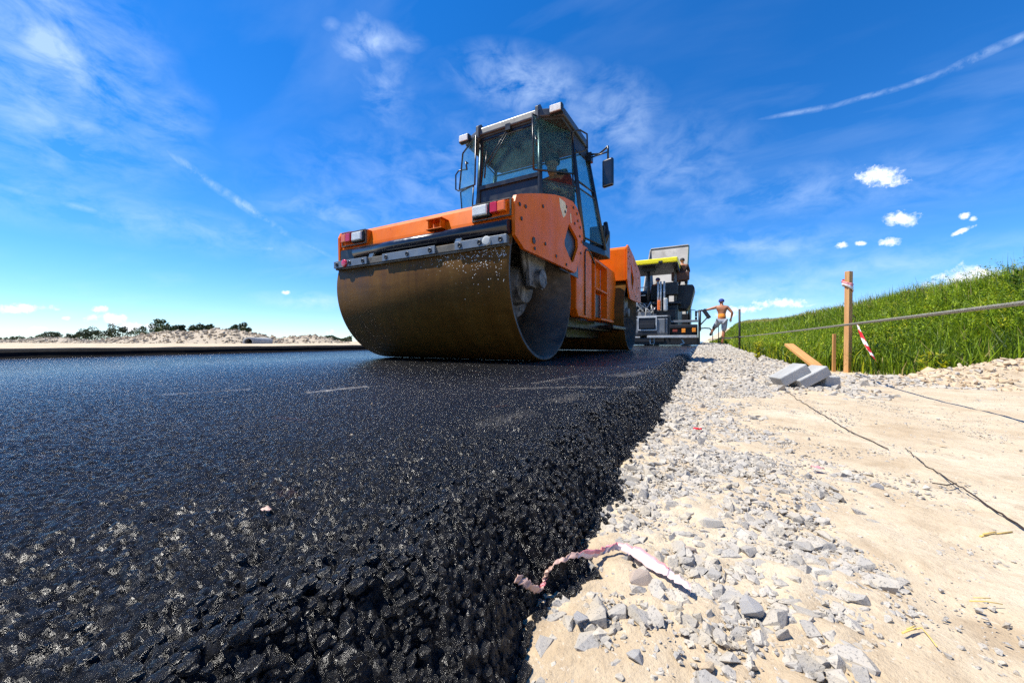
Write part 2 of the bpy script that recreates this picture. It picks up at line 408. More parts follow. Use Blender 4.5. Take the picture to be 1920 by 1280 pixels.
def grid(name, X, Y, fz, mat, smooth=True):
    gx, gy = np.meshgrid(X, Y); z, gx2, gy2 = fz(gx, gy)
    V = np.stack([gx2.ravel(), gy2.ravel(), z.ravel()], 1)
    nx, ny = len(X), len(Y); i = (np.arange(ny - 1)[:, None] * nx + np.arange(nx - 1)[None]).ravel()
    F = np.stack([i, i + 1, i + nx + 1, i + nx], 1)
    return np_mesh(name, V, F, mat, smooth)
def sand_mat():
    m, nt, p, oc = base('sandy_ground')
    f = noise(nt, oc, 3.2, 6, .6, .3)
    c = ramp(nt, f, [(.25, (.42, .315, .195)), (.48, (.53, .43, .295)), (.72, (.62, .53, .39))])
    cr = noise(nt, oc, 14, 6, .62, .4)
    c = mixc(nt, ramp(nt, cr, [(.52, 0.), (.68, .55)]), c, (.34, .25, .155))
    g = noise(nt, oc, 90, 5, .7)
    c = mixc(nt, ramp(nt, g, [(.50, 0.), (.72, .55)]), c, (.36, .27, .17))
    sp = noise(nt, oc, 260, 3, .7)
    c = mixc(nt, ramp(nt, sp, [(.62, 0.), (.68, .6)]), c, (.20, .15, .10))
    w = noise(nt, oc, 170, 3, .7)
    c = mixc(nt, ramp(nt, w, [(.62, 0.), (.70, .5)]), c, (.68, .62, .52))
    nt.links.new(c, p.inputs['Base Color']); p.inputs['Roughness'].default_value = .95; p.inputs['Specular IOR Level'].default_value = .1
    h = mth(nt, 'ADD', mth(nt, 'MULTIPLY', g, 1.), mth(nt, 'MULTIPLY', sp, .5))
    bump(nt, p, h, .55, .006)
    return m
MT['sand'] = sand_mat()
def z_ground(x, y):
    z = hz(x, y)
    w = np.clip(1.2 - np.hypot(x, y) / 3.0, 0, 1)
    z = z + w * (.017 * (fbm(x * 9, y * 9, 4, 31) - .5) + .007 * (fbm(x * 26, y * 26, 3, 35) - .5) - .006 * np.exp(-((x - .62 - .05 * y + .03 * np.sin(y * 3)) / .05) ** 2) * (.4 + fbm(x * 12, y * 12, 2, 36)) + .0065 * (fbm(x * 45, y * 45, 3, 37, .6) - .5) * sstep(.35, .6, fbm(x * 4, y * 4, 2, 41)) * 2)
    return z, x, y
X = graded(-500, 500, (-.2, 1.3), .006, 1.045); Y = graded(-60, 900, (.12, 1.3), .006, 1.02)
ground = tag(grid('ground', X, Y, z_ground, MT['sand']), kind='structure')

# road: one slab sheet with real grains, ragged shoulder on the right
def road_edge(y): return -.236 - .040 * (vn(y * 4.5, y * 0, 51) - .5) - .030 * (vn(y * 17, y * 0, 52) - .5) - .014 * (vn(y * 48, y * 0, 53) - .5)
def z_road(x, y):
    # x is a parameter: the last stretch beyond -.2 runs down the broken shoulder
    y2 = y; e = road_edge(y2)
    w = sstep(-1.4, -.2, x)
    xx = x + (e + .25) * w + .04 * w
    t = np.clip((xx - e) / .098, 0, 1)
    z = -.125 * t ** 1.3
    step = np.maximum(.0026 * np.maximum(1, np.abs(xx) / .6), .0026 * np.maximum(1, np.abs(y) / .8))
    rough = .62 + .60 * sstep(-.68, -.27, xx) + .9 * t
    near = sstep(.02, .004, step)
    h = .0054 * cells(xx, y, .0085, 61) * near + .0032 * cells(xx + .3, y * .97 + .1, .0048, 71) * sstep(.011, .003, step)
    h = h + (.0040 * (fbm(xx * 26, y * 26, 3, 81) - .5) * 2 + .0034 * (fbm(xx * 95, y * 95, 3, 85, .65) - .5) * 2) * near * rough
    h = h * rough - .004
    lump = .0028 * cells(xx, y, .0145, 91) * sstep(-.44, -.25, xx)
    return z + h + lump, xx, y
def steps(a, b, s0, k):
    out = [a]
    while out[-1] < b: out.append(out[-1] + max(s0, k * abs(out[-1])))
    return np.array(out)
Xr = -steps(.10, 6.35, .0024, .0044)[::-1]; Xr = Xr[Xr >= -6.36]
Yr = np.concatenate([-steps(.02, 3.0, .01, .03)[::-1], steps(0, 400, .0026, .0036)])
road = tag(grid('road', Xr, Yr, z_road, MT['asphalt']), kind='structure')
# older, thicker layer along the far side of the road: a low dark step with a ragged rim
yk = np.concatenate([np.arange(-8, 40, .12), np.arange(40, 400, 3.)])
xk = np.array([-6.30, -6.34, -6.36, -6.40, -6.6, -6.92])
gx, gy = np.meshgrid(xk, yk); zk = np.array([-.02, .02, .06, .088, .093, .094])[None] + 0 * gy
zk = zk + .012 * (vn(gy * 3, gx * 9, 5) - .5); gx = gx + .05 * (vn(gy * 2.2, gx * 3, 6) - .5)
i = (np.arange(len(yk) - 1)[:, None] * 6 + np.arange(5)[None]).ravel()
tag(np_mesh('road_step', np.stack([gx.ravel(), gy.ravel(), zk.ravel()], 1), np.stack([i, i + 1, i + 7, i + 6], 1), simple('old_asphalt', (.012, .011, .010), .95, 0, .4, 12, .5, 60, spec=.08), False), kind='structure')

# ------------------------------------------------------------------ stones
def hull(seed, n=14, flat=.7, sub=False):
    r = random.Random(seed); bm = bmesh.new()
    for _ in range(n):
        v = Vector((r.gauss(0, 1), r.gauss(0, 1), r.gauss(0, 1))).normalized() * r.uniform(.75, 1.0)
        bm.verts.new((v.x, v.y * r.uniform(.7, 1), v.z * flat))
    res = bmesh.ops.convex_hull(bm, input=bm.verts)
    bmesh.ops.delete(bm, geom=[g for g in res['geom_interior'] if isinstance(g, bmesh.types.BMVert)], context='VERTS')
    bmesh.ops.triangulate(bm, faces=bm.faces)
    bm.verts.ensure_lookup_table(); bm.verts.index_update()
    V = np.array([v.co[:] for v in bm.verts]); F = np.array([[v.index for v in f.verts] for f in bm.faces]); bm.free()
    return V, F
HULLS = [hull(100 + k, 9 + k % 6, .45 + .06 * (k % 7)) for k in range(14)]
def lump(seed):
    bm = bmesh.new(); bmesh.ops.create_icosphere(bm, subdivisions=2, radius=1.); r = random.Random(seed)
    offs = [Vector((r.uniform(-1, 1), r.uniform(-1, 1), r.uniform(-1, 1))).normalized() for _ in range(7)]
    for v in bm.verts:
        n = v.co.normalized(); k = 1 + sum(.22 * max(0, n.dot(o)) ** 4 - .16 * max(0, -n.dot(o)) ** 6 for o in offs)
        v.co = n * k * r.uniform(.9, 1.06) * .8
    bm.verts.index_update()
    V = np.array([v.co[:] for v in bm.verts]); F = np.array([[v.index for v in f.verts] for f in bm.faces]); bm.free(); return V, F
LUMPS = [lump(k) for k in range(6)]
def rots(n, tilt, rng):
    yaw = rng.uniform(0, 2 * np.pi, n); ax = rng.uniform(0, 2 * np.pi, n); an = rng.normal(0, tilt, n)
    kx, ky = np.cos(ax), np.sin(ax); c, s = np.cos(an), np.sin(an); C = 1 - c
    R = np.zeros((n, 3, 3))
    R[:, 0, 0] = c + kx * kx * C; R[:, 0, 1] = kx * ky * C; R[:, 0, 2] = ky * s
    R[:, 1, 0] = kx * ky * C; R[:, 1, 1] = c + ky * ky * C; R[:, 1, 2] = -kx * s
    R[:, 2, 0] = -ky * s; R[:, 2, 1] = kx * s; R[:, 2, 2] = c
    Z = np.zeros((n, 3, 3)); Z[:, 0, 0] = np.cos(yaw); Z[:, 0, 1] = -np.sin(yaw); Z[:, 1, 0] = np.sin(yaw); Z[:, 1, 1] = np.cos(yaw); Z[:, 2, 2] = 1
    return np.einsum('nij,njk->nik', R, Z)
def scatter(name, P, size, protos, mats, tilt=.5, smooth=False, mi=None, rng=RNG):
    n = len(P); which = rng.integers(0, len(protos), n); R = rots(n, tilt, rng); Vs = []; Fs = []; Ms = []; off = 0
    asp = np.stack([rng.uniform(.75, 1.3, n), rng.uniform(.75, 1.15, n), rng.uniform(.75, 1.1, n)], 1)
    for k, (V, F) in enumerate(protos):
        idx = np.where(which == k)[0]
        if not len(idx): continue
        W = np.einsum('nij,nvj->nvi', R[idx], V[None] * asp[idx][:, None]) * size[idx][:, None, None] + P[idx][:, None]
        Vs.append(W.reshape(-1, 3)); Fs.append((F[None] + (np.arange(len(idx)) * len(V))[:, None, None] + off).reshape(-1, 3)); off += len(idx) * len(V)
        if mi is not None: Ms.append(np.repeat(mi[idx], len(F)))
    return np_mesh(name, np.concatenate(Vs), np.concatenate(Fs), mats, smooth, np.concatenate(Ms) if mi is not None else None)
def shoulder_x(y): return road_edge(y) + .05
# crushed stone strip between road and sand, then the low bank behind it
pts = []; sz = []; mi = []
def spread(n, x0, x1, y0, y1, s0, s1, dens, pw_=2.2, sink=.12, rng=RNG):
    x = rng.uniform(x0, x1, n); y = rng.uniform(y0, y1, n); keep = rng.uniform(0, 1, n) < dens(x, y)
    x, y = x[keep], y[keep]; s = s0 + (s1 - s0) * rng.uniform(0, 1, len(x)) ** pw_
    pts.append(np.stack([x, y, hz(x, y) + s * rng.uniform(-.5, sink, len(x))], 1)); sz.append(s); mi.append(np.zeros(len(x)))
def bound(y): return np.interp(y, [0, .18, .32, .5, .8, 1.1, 1.6, 2.0, 2.6], [.0, .02, .07, .17, .21, .20, .13, .12, .5])
def strip(x, y):
    b = bound(y) + .16 * (fbm(x * 7, y * 7, 2, 3) - .5)
    d = sstep(b + .05, b - .06, x) * np.interp(y, [.1, .3, .42], [.06, .25, 1.]) * (.35 + .65 * sstep(.36, .54, fbm(x * 9 + 3, y * 9, 3, 13)))
    return d * (x > road_edge(y) + .085)
spread(17000, -.16, .36, .10, 2.8, .005, .0165, strip, 1.7)
spread(1700, -.16, .34, .30, 2.8, .011, .022, strip, 2.4)
spread(70000, -.16, .46, .10, 2.4, .0014, .0058, lambda x, y: np.clip(strip(x, y) * .9 + .10, 0, 1))
spread(900, 0, 1.6, .15, 3.0, .003, .010, lambda x, y: .5 + 0 * x)
spread(42000, -.1, 1.6, .15, 3.0, .0010, .0042, lambda x, y: (.16 + .7 * sstep(.52, .68, fbm(x * 5, y * 5, 3, 33))))
def bank(x, y):
    a, d = berm(x, y); f = sstep(-.12, .06, d + .1 * (fbm(x * 6, y * 6, 2, 8) - .5)) * sstep(.75, .55, d)
    g = sstep(2.2, 2.8, y) * sstep(.95, .75, x + .25 * (fbm(x * 3, y * 1.5, 2, 6) - .5))
    return np.clip(np.maximum(f, g), 0, 1) * (x > road_edge(y) + .085)
spread(15000, -.16, 2.6, 2.1, 4.6, .010, .030, bank, 1.7)
spread(2600, -.16, 2.6, 2.1, 4.6, .025, .048, bank, 2.)
spread(9000, -.16, 1.1, 4.4, 12, .016, .042, bank, 1.7)
spread(7000, -.16, 1.1, 11, 40, .03, .07, bank, 1.7)
P = np.concatenate(pts); s_ = np.concatenate(sz); m_ = np.concatenate(mi)
a, d = berm(P[:, 0], P[:, 1])
m_ = np.where((a > 1.02 + .5 * (fbm(P[:, 0] * 6, P[:, 1] * 6, 2, 4) - .5)) & (d > -.2) & (RNG.uniform(0, 1, len(P)) < .8) & (P[:, 1] < 4.6), 1, m_)
gravel = tag(scatter('gravel', P, s_, HULLS, [MT['gravel'], MT['brownstone']], .55, mi=m_), kind='stuff')
# loose black crumbs on the shoulder
n = 16000; y = .06 + 5.5 * RNG.uniform(0, 1, n) ** 1.5; off = RNG.normal(.05, .042, n); x = road_edge(y) + np.clip(off, -.09, .092 + .05 * (RNG.uniform(0, 1, n) < .10) * (y > .45))
t = np.clip((x - road_edge(y)) / .098, 0, 1); z = np.maximum(-.125 * t ** 1.3, hz(x, y)) + .002
s = (.0016 + .0046 * RNG.uniform(0, 1, n) ** 1.9); z = z + np.where(t >= 1, .5, .1) * s
tag(scatter('asphalt_crumbs', np.stack([x, y, z], 1), s, LUMPS, MT['crumb'], 1.2, True), kind='stuff')
# pale chips dropped on the road
n = 130; x = -RNG.uniform(.25, 2.6, n); y = RNG.uniform(.1, 2.6, n)
tag(scatter('stone_chips', np.stack([x, y, np.full(n, .003)], 1), RNG.uniform(.0015, .0040, n), HULLS, MT['brownstone'], .4), kind='stuff')

# single stones one can point to
def rock(px, py, s, label, mat, seed, asp=(1, 1, 1), rz=0., sink=.25, tilt=(0, 0), grp='single stones by the road'):
    x, y = pix(px, py, -.1); z = float(hz(x, y)); V, F = hull(seed, 22 if s > .012 else 12, .8)
    bm = bmesh.new(); vs = [bm.verts.new(v) for v in V]
    for f in F: bm.faces.new([vs[i] for i in f])
    bmesh.ops.dissolve_limit(bm, angle_limit=math.radians(14), verts=bm.verts, edges=bm.edges)
    bmesh.ops.recalc_face_normals(bm, faces=bm.faces)
    me = bpy.data.meshes.new('stone'); bm.to_mesh(me); bm.free(); me.materials.append(MT[mat])
    o = bpy.data.objects.new('stone', me); COL.objects.link(o)
    b = o.modifiers.new('Bevel', 'BEVEL'); b.width = .05; b.segments = 2
    o.location = (x, y, z + s * asp[2] * (1 - 2 * sink) * .8); o.scale = (s * asp[0], s * asp[1], s * asp[2]); o.rotation_euler = (tilt[0], tilt[1], rz)
    return tag(o, label, 'stone', grp)
rock(1328, 985, .0185, 'large pale angular stone sitting on the grey gravel, bright faceted top', 'palestone', 3, (1.25, .9, .75), .2)
rock(1088, 1170, .0105, 'small cube-like speckled grey stone at the toe of the asphalt, below the crumpled tape', 'granite', 8, (.95, .9, 1.15), .5, .12)
rock(1408, 1150, .0135, 'tilted speckled grey stone slab, dark shaded right side, where gravel meets sand', 'granite', 12, (1.05, 1., 1.05), -.3, .2, (.3, .2))
rock(1205, 1092, .017, 'flat pinkish stone lying under the crumpled tape', 'pinkstone', 16, (1.25, .9, .7), .1)
rock(1290, 1034, .0095, 'dark brownish pebble between the crumpled tape and the large pale stone', 'pinkstone', 21, (1.3, .9, .8), .1)
rock(1326, 1252, .0065, 'long beige stone half sunk in the sand at the bottom of the photo', 'brownstone', 24, (1.5, .9, .8), .9)
rock(1194, 1232, .0085, 'speckled grey stone buried in sand at the bottom, beside a dark crack', 'granite', 28, (1.2, 1., .75), .4)
rock(1645, 912, .0125, 'bluish grey stone alone on the sand, largest of those right of the gravel', 'granite', 33, (1.1, .9, .8), .3)
rock(1735, 913, .0085, 'small white stone on the sand next to the fork of the rusty wire', 'palestone', 37, (1, .9, .9), .1)
rock(1664, 1165, .0062, 'small white pebble on bare sand left of the bent dry straw', 'palestone', 41, (.9, .9, 1.1), .7)
rock(1497, 975, .0125, 'smooth grey stone with shaded left face at the edge of the sand', 'gravel', 46, (1., 1., .9), .7)
rock(1545, 1078, .0115, 'pale grey elongated stone lying lengthwise at the sand edge of the gravel', 'palestone', 50, (1.7, .8, .7), .1)
rock(1510, 1150, .0105, 'wide flat sandy grey stone right of the tilted speckled slab', 'gravel', 55, (1.5, 1., .6), -.2)
rock(1762, 832, .012, 'thin brown clod casting a dark shadow on the bright sand', 'brownstone', 60, (1.4, .9, .45), .1)

# ------------------------------------------------------------------ grass
def grass_mats():
    cols = ((.115, .195, .007), (.19, .29, .010), (.29, .39, .016), (.42, .43, .02), (.44, .36, .13), (.04, .085, .008))
    out = []
    for k, c in enumerate(cols):
        m, nt, p, oc = base('grass_%s' % 'abcdef'[k])
        geo = nn(nt, 'ShaderNodeNewGeometry')
        col = ramp(nt, geo.outputs['Random Per Island'], [(0., tuple(q * .65 for q in c)), (1., tuple(q * 1.3 for q in c))])
        nt.links.new(col, p.inputs['Base Color']); p.inputs['Roughness'].default_value = .5; p.inputs['Specular IOR Level'].default_value = .35
        tr = nn(nt, 'ShaderNodeBsdfTranslucent'); nt.links.new(col, tr.inputs[0])
        mx = nn(nt, 'ShaderNodeMixShader'); mx.inputs[0].default_value = .35
        nt.links.new(p.outputs[0], mx.inputs[1]); nt.links.new(tr.outputs[0], mx.inputs[2])
        nt.links.new(mx.outputs[0], nt.nodes['Material Output'].inputs[0]); out.append(m)
    return out
GM = grass_mats()
def blades(name, P, H, W, mi, lean=.35, rng=RNG):
    n = len(P); az = rng.uniform(0, 2 * np.pi, n); la = rng.uniform(0, 2 * np.pi, n); L = np.abs(rng.normal(lean, lean * .6, n))
    w = np.stack([np.cos(az), np.sin(az), 0 * az], 1) * W[:, None] * .5; d = np.stack([np.cos(la), np.sin(la), 0 * la], 1) * L[:, None]
    up = np.array([0, 0, 1.])[None]; h = H[:, None]
    m1 = P + h * (up * .5 + d * .22); tp = P + h * (up * np.clip(1 - .35 * L[:, None], .4, 1) + d)
    V = np.stack([P - w * .7, P + w * .7, m1 + w, m1 - w, tp], 1).reshape(-1, 3)
    b = (np.arange(n) * 5)[:, None]
    T = np.concatenate([b + np.array([[0, 1, 2]]), b + np.array([[0, 2, 3]]), b + np.array([[3, 2, 4]])], 1).reshape(-1, 3)
    return np_mesh(name, V, T, GM, False, np.repeat(mi, 3))
def grass_field(n, x0, x1, y0, y1, hmin, hmax, w0, wk, seed):
    rng = np.random.default_rng(seed); x = rng.uniform(x0, x1, n); y = y0 + (y1 - y0) * rng.uniform(0, 1, n) ** 1.7
    a, d = berm(x, y); e = .86 + .30 * (fbm(x * 3, y * 1.5, 2, 6) - .5)
    keep = (np.where(y < 3.6, d > .48, True)) & (x > np.where(d < 1.0, .55, e)) & (d > .46)
    keep &= (.88 * y - .474 * x) > np.interp(x, [.8, 1.0, 1.55, 1.78, 2.2], [5.4, 4.9, 4.5, 3.3, 2.85]) + .25 * (fbm(x * 4, y * 4, 2, 16) - .5)
    x, y = x[keep], y[keep]; n = len(x); D = np.hypot(x, y)
    cl = fbm(x * 1.6, y * 1.6, 3, 61); foot = np.interp(y, [2, 3.4, 5, 8, 40], [2.7, 2.2, 1.6, 1.45, 1.5])
    H = (hmin + (hmax - hmin) * rng.uniform(0, 1, n) ** 1.3) * (.55 + .9 * cl) * np.where(x < foot - .3, .7, 1.)
    u = rng.uniform(0, 1, n) + (cl - .5) * .9
    mi = np.select([u < .22, u < .52, u < .80], [5, 0, 1], 2)
    mi = np.where((x < foot + .1) & (rng.uniform(0, 1, n) < .16), 3, mi)
    dry = (x > foot + 3.1) & (y > 6.) ; mi = np.where(dry & (rng.uniform(0, 1, n) < .75), 4, mi)
    mi = np.where((mi != 4) & (rng.uniform(0, 1, n) < .02), 4, mi)
    return np.stack([x, y, hz(x, y) - .02], 1), H, w0 + wk * D * rng.uniform(.6, 1.3, n), mi
parts = [grass_field(120000, .5, 6.5, 2.8, 14, .16, .46, .004, .0011, 1), grass_field(60000, .8, 9, 12, 70, .22, .55, .006, .0011, 2)]
P, H, W, mi_ = (np.concatenate([p[k] for p in parts]) for k in range(4))
tag(blades('tall_grass', P, H, W, mi_), kind='stuff')

# weeds: leafy upright stems
def weed_mesh(seed, h, nleaf, lsz, mi, branch=3):
    r = random.Random(seed); mb = MB()
    for s in range(branch):
        a = r.uniform(0, 6.28); ln = h * r.uniform(.65, 1); lean = r.uniform(.05, .22)
        pts = [Vector((math.cos(a) * lean * ln * (q / 5) ** 1.4, math.sin(a) * lean * ln * (q / 5) ** 1.4, ln * q / 5)) for q in range(6)]
        mb.tube(pts, [.004 * (1 - .13 * q) for q in range(6)], 4, mi=1)
        for k in range(nleaf):
            f = r.uniform(.12, 1.); i = min(4, int(f * 5)); p = pts[i].lerp(pts[i + 1], f * 5 - i); an = r.uniform(0, 6.28); L = lsz * r.uniform(.6, 1.2) * (1.15 - .6 * f)
            d = Vector((math.cos(an), math.sin(an), r.uniform(-.1, .9))).normalized(); w = d.cross(Vector((0, 0, 1))).normalized() * L * .2
            mb.add([p, p + d * L * .5 + w, p + d * L, p + d * L * .5 - w], [(0, 1, 2, 3)], mi=0)
    return mb
def weed(px, py, D, h, label, mi, seed, nleaf=26, lsz=.07, grp='weeds on the embankment'):
    q = pw(px, py, D); z = float(hz(q.x, q.y))
    o = weed_mesh(seed, h, nleaf, lsz, 0).build('weed', [GM[mi], GM[0]]); o.location = (q.x, q.y, z - .01)
    return tag(o, label, 'weed', grp)
weed(1420, 640, 4.6, .30, 'yellow-green bushy weed at the gravel edge, left of the leaning plank', 3, 1, 40)
weed(1735, 640, 3.1, .30, 'yellowish weed behind the stone bank, right of the striped tape, nearest to it', 3, 2, 40)
weed(1770, 640, 3.15, .30, 'slender yellow-green weed behind the stone bank under the rope', 3, 3, 30)
weed(1812, 640, 3.4, .52, 'tall bright green weed rising past the rope, left of the darkest grass', 2, 4, 44)
weed(1908, 640, 4.7, .62, 'tallest weed on top of the embankment, against the sky by the right border', 5, 5, 40, .09)
weed(1893, 640, 5.0, .45, 'second tallest weed on the embankment, just left of the tallest one', 5, 6, 36, .08)
# leafy growth mixed into the grass, too dense to count
rg = np.random.default_rng(91); n = 5200; x = rg.uniform(.9, 5.6, n); y = 3.2 + 10 * rg.uniform(0, 1, n) ** 1.3
keep = ((.88 * y - .474 * x) > np.interp(x, [.8, 1.0, 1.55, 1.78, 2.2], [5.5, 5.0, 4.6, 3.4, 2.95])) & (fbm(x * 1.3, y * 1.3, 3, 15) > .47); x, y = x[keep], y[keep]; n = len(x)
h = rg.uniform(.22, .58, n); cl = rg.choice([2, 2, 3, 1, 5], n, p=[.3, .25, .15, .2, .1]); K = 34
f = rg.uniform(.15, 1, (n, K)); an = rg.uniform(0, 2 * np.pi, (n, K)); L = rg.uniform(.022, .062, (n, K)) * (1.25 - .6 * f)
lx, ly = rg.normal(0, .10, (2, n, 1)); Pn = np.stack([x[:, None] + lx * f * f + np.cos(an) * .012, y[:, None] + ly * f * f + np.sin(an) * .012, hz(x, y)[:, None] + f * h[:, None]], 2)
dv = np.stack([np.cos(an), np.sin(an), rg.uniform(-.2, 1.0, (n, K))], 2); dv /= np.linalg.norm(dv, axis=2)[..., None]; wv = np.stack([-np.sin(an), np.cos(an), 0 * an], 2)
V = np.stack([Pn, Pn + dv * L[..., None] * .5 + wv * L[..., None] * .2, Pn + dv * L[..., None], Pn + dv * L[..., None] * .5 - wv * L[..., None] * .2], 2).reshape(-1, 3)
tag(np_mesh('leafy_weeds', V, np.arange(len(V)).reshape(-1, 4), GM, False, np.repeat(cl, K)), kind='stuff')
# thin seed stems along the crest
n = 420; rg = np.random.default_rng(77); y = rg.uniform(5.5, 16, n); x = np.interp(y, [5, 8, 16], [1.6, 1.45, 1.47]) + rg.uniform(2.0, 3.8, n)
tag(blades('seed_stems', np.stack([x, y, hz(x, y)], 1), rg.uniform(.42, .75, n), np.full(n, .010), rg.choice([0, 5, 4], n), .15, rg), kind='stuff')

# ------------------------------------------------------------------ road roller
RX, RY = -2.21, 5.06
roller = thing('road_roller', 'large orange tandem road roller with brown steel drums and glazed cab', 'road roller', (RX, RY, 0))
def U(u): return u - RY
def drum(ly):
    mb = MB(); R = .70; w = .962
    prof = [(-w, R - .012), (-w + .012, R), (w - .012, R), (w, R - .012)]
    mb.lathe(prof, 'x', (0, ly, R), 128)
    o = mb.build('drum', MT['drum'], roller)
    for s in (1, -1):
        r = MB(); r.lathe([(s * w, R - .012), (s * (w - .002), R - .035), (s * (w - .55), R - .06), (s * (w - .60), R - .085), (s * (w - .61), .36), (s * (w - .65), .34), (s * (w - .65), .001)], 'x', (0, ly, R), 96)
        r.build('drum_end', MT['rim'], o)
    return o
dr = drum(U(2.956)); dr2 = drum(U(7.17))
# near-white flecks under the scraper: sun glints on water droplets, put in as colour
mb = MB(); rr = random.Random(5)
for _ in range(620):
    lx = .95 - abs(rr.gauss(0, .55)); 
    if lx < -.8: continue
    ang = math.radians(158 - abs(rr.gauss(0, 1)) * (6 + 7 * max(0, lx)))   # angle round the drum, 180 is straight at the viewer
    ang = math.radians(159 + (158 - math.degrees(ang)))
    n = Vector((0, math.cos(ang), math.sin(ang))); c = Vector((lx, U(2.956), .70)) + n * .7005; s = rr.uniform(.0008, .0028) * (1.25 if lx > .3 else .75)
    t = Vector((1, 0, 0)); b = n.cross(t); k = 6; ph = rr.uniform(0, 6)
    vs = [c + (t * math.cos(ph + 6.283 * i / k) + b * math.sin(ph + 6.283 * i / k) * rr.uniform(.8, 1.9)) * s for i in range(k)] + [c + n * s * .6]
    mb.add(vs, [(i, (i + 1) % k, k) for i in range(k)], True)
tag(mb.build('droplet_glints', MT['glint'], dr), kind='stuff')
# hub, yoke and hydraulic motor inside the open drum end
for ly, side in ((U(2.956), 1), (U(2.956), -1), (U(7.17), 1), (U(7.17), -1)):
    x0 = side * .60
    mb = MB(); mb.lathe([(0, .30), (side * .05, .30), (side * .06, .26), (side * .06, .19), (side * .16, .17), (side * .17, .001)], 'x', (x0, ly, .70), 40)
    sg = 1 if ly < 0 else -1
    mb.prism([(ly - .14, .66), (ly + .14, .66), (ly + .22, 1.0), (ly + .2, 1.4), (ly - .16, 1.4), (ly - .19, 1.0)], 'x', x0 + side * .255 - .02, x0 + side * .255 + .02)
    mb.tube([(x0 + side * .17, ly + .02, .74), (x0 + side * .33, ly + .02, .74)], .085, 20)
    mb.tube([(x0 + side * .20, ly + .05 * sg, .78), (x0 + side * .22, ly + .24 * sg, .80)], .05, 14)
    mb.box((x0 + side * .22, ly + .25 * sg, .80), (.06, .07, .15), Matrix.Rotation(.4 * sg, 3, 'X'))
    mb.tube([(x0 + side * .20, ly - .06, .72), (x0 + side * .24, ly - .2, .85), (x0 + side * .2, ly - .2, 1.15), (x0 + side * .16, ly - .1, 1.35)], .022, 10)
    for k in range(10):
        q = k * .6283; mb.tube([(x0 + side * .05, ly + .23 * math.cos(q), .70 + .23 * math.sin(q)), (x0 + side * .075, ly + .23 * math.cos(q), .70 + .23 * math.sin(q))], .016, 6)
    mb.build('drum_hub', MT['grime'], roller, .006)
FP = [(2.305, .955), (2.300, 1.20), (2.325, 1.255), (2.39, 1.285), (2.60, 1.365), (2.81, 1.44), (3.10, 1.535), (3.35, 1.60), (3.60, 1.645), (3.74, 1.63), (3.85, 1.575), (3.93, 1.48), (3.98, 1.36), (3.93, 1.22), (3.72, .935), (3.66, .905), (3.58, .912), (2.46, .885)]
RP = [(6.63, 1.30), (6.63, 1.87), (6.70, 1.93), (6.80, 1.935), (7.3, 1.85), (8.0, 1.68), (8.14, 1.60), (8.2, 1.48), (8.16, 1.05), (8.08, 1.0), (6.98, .97), (6.88, 1.0)]
def side_plate(prof, lx, nm, hole=None, mat='orange'):
    # outline with a diamond window cut through the plate
    a = [(U(u), z) for u, z in prof]; me = bpy.data.meshes.new(nm); bm = bmesh.new()
    for x in (lx - .014, lx + .014):
        ov = [bm.verts.new((x, p[0], p[1])) for p in a]; oe = [bm.edges.new((ov[i], ov[(i + 1) % len(ov)])) for i in range(len(ov))]
        hv = [bm.verts.new((x, U(p[0]), p[1])) for p in hole]; he = [bm.edges.new((hv[i], hv[(i + 1) % len(hv)])) for i in range(len(hv))]
        bmesh.ops.triangle_fill(bm, use_beauty=True, use_dissolve=False, edges=oe + he)
        if x < lx: A, HA = ov, hv
        else:
            for L, M2 in ((A, ov), (HA, hv)):
                for i in range(len(L)): bm.faces.new((L[i], L[(i + 1) % len(L)], M2[(i + 1) % len(L)], M2[i]))
    bmesh.ops.recalc_face_normals(bm, faces=bm.faces); bm.to_mesh(me); bm.free(); me.materials.append(MT[mat])
    o = bpy.data.objects.new(nm, me); COL.objects.link(o); o.parent = roller
    return o
HOLE = [(3.47, 1.36), (3.50, 1.38), (3.77, 1.29), (3.78, 1.21), (3.63, 1.02), (3.57, 1.0), (3.36, 1.12), (3.35, 1.17)]
HOLE2 = [(7.02, 1.62), (7.06, 1.63), (7.32, 1.42), (7.32, 1.38), (7.18, 1.17), (7.12, 1.16), (7.0, 1.36), (7.0, 1.42)]
BOLTS = [(2.37, 1.20), (2.40, 1.10), (2.47, 1.215), (2.62, .99), (2.64, .93), (2.86, 1.02), (3.12, .97), (3.4, .945), (3.62, 1.585), (3.74, 1.56), (3.40, 1.52), (3.36, 1.46), (3.66, 1.43), (3.85, 1.44), (3.84, 1.34), (3.92, 1.30), (3.87, 1.16), (3.77, 1.49), (2.81, 1.33)]
for s in (1, -1):
    pl = side_plate(FP, s * .982, 'side_plate', HOLE); pr = side_plate(RP, s * .982, 'side_plate', HOLE2)
    for o, L in ((pl, BOLTS), (pr, [(6.72, 1.8), (6.72, 1.68), (6.8, 1.86), (6.86, 1.75), (6.9, 1.62), (7.5, 1.7), (7.6, 1.6), (7.85, 1.5), (7.9, 1.3), (7.5, 1.08), (7.7, 1.06), (7.95, 1.1), (6.75, 1.5)])):
        for (u, z) in L:
            r = .030 if (u, z) == (2.62, .99) else .0155
            MB().tube([(s * .990, U(u), z), (s * 1.004, U(u), z)], r, 6).build('bolt', MT['bolt'], o)
    # dark chassis plate seen through the diamond
    for o, h in ((pl, (3.57, 1.17)), (pr, (7.16, 1.4))):
        MB().box((s * .955, U(h[0] + .03), h[1]), (.015, .58, .56)).build('inner_plate', MT['black'], o)
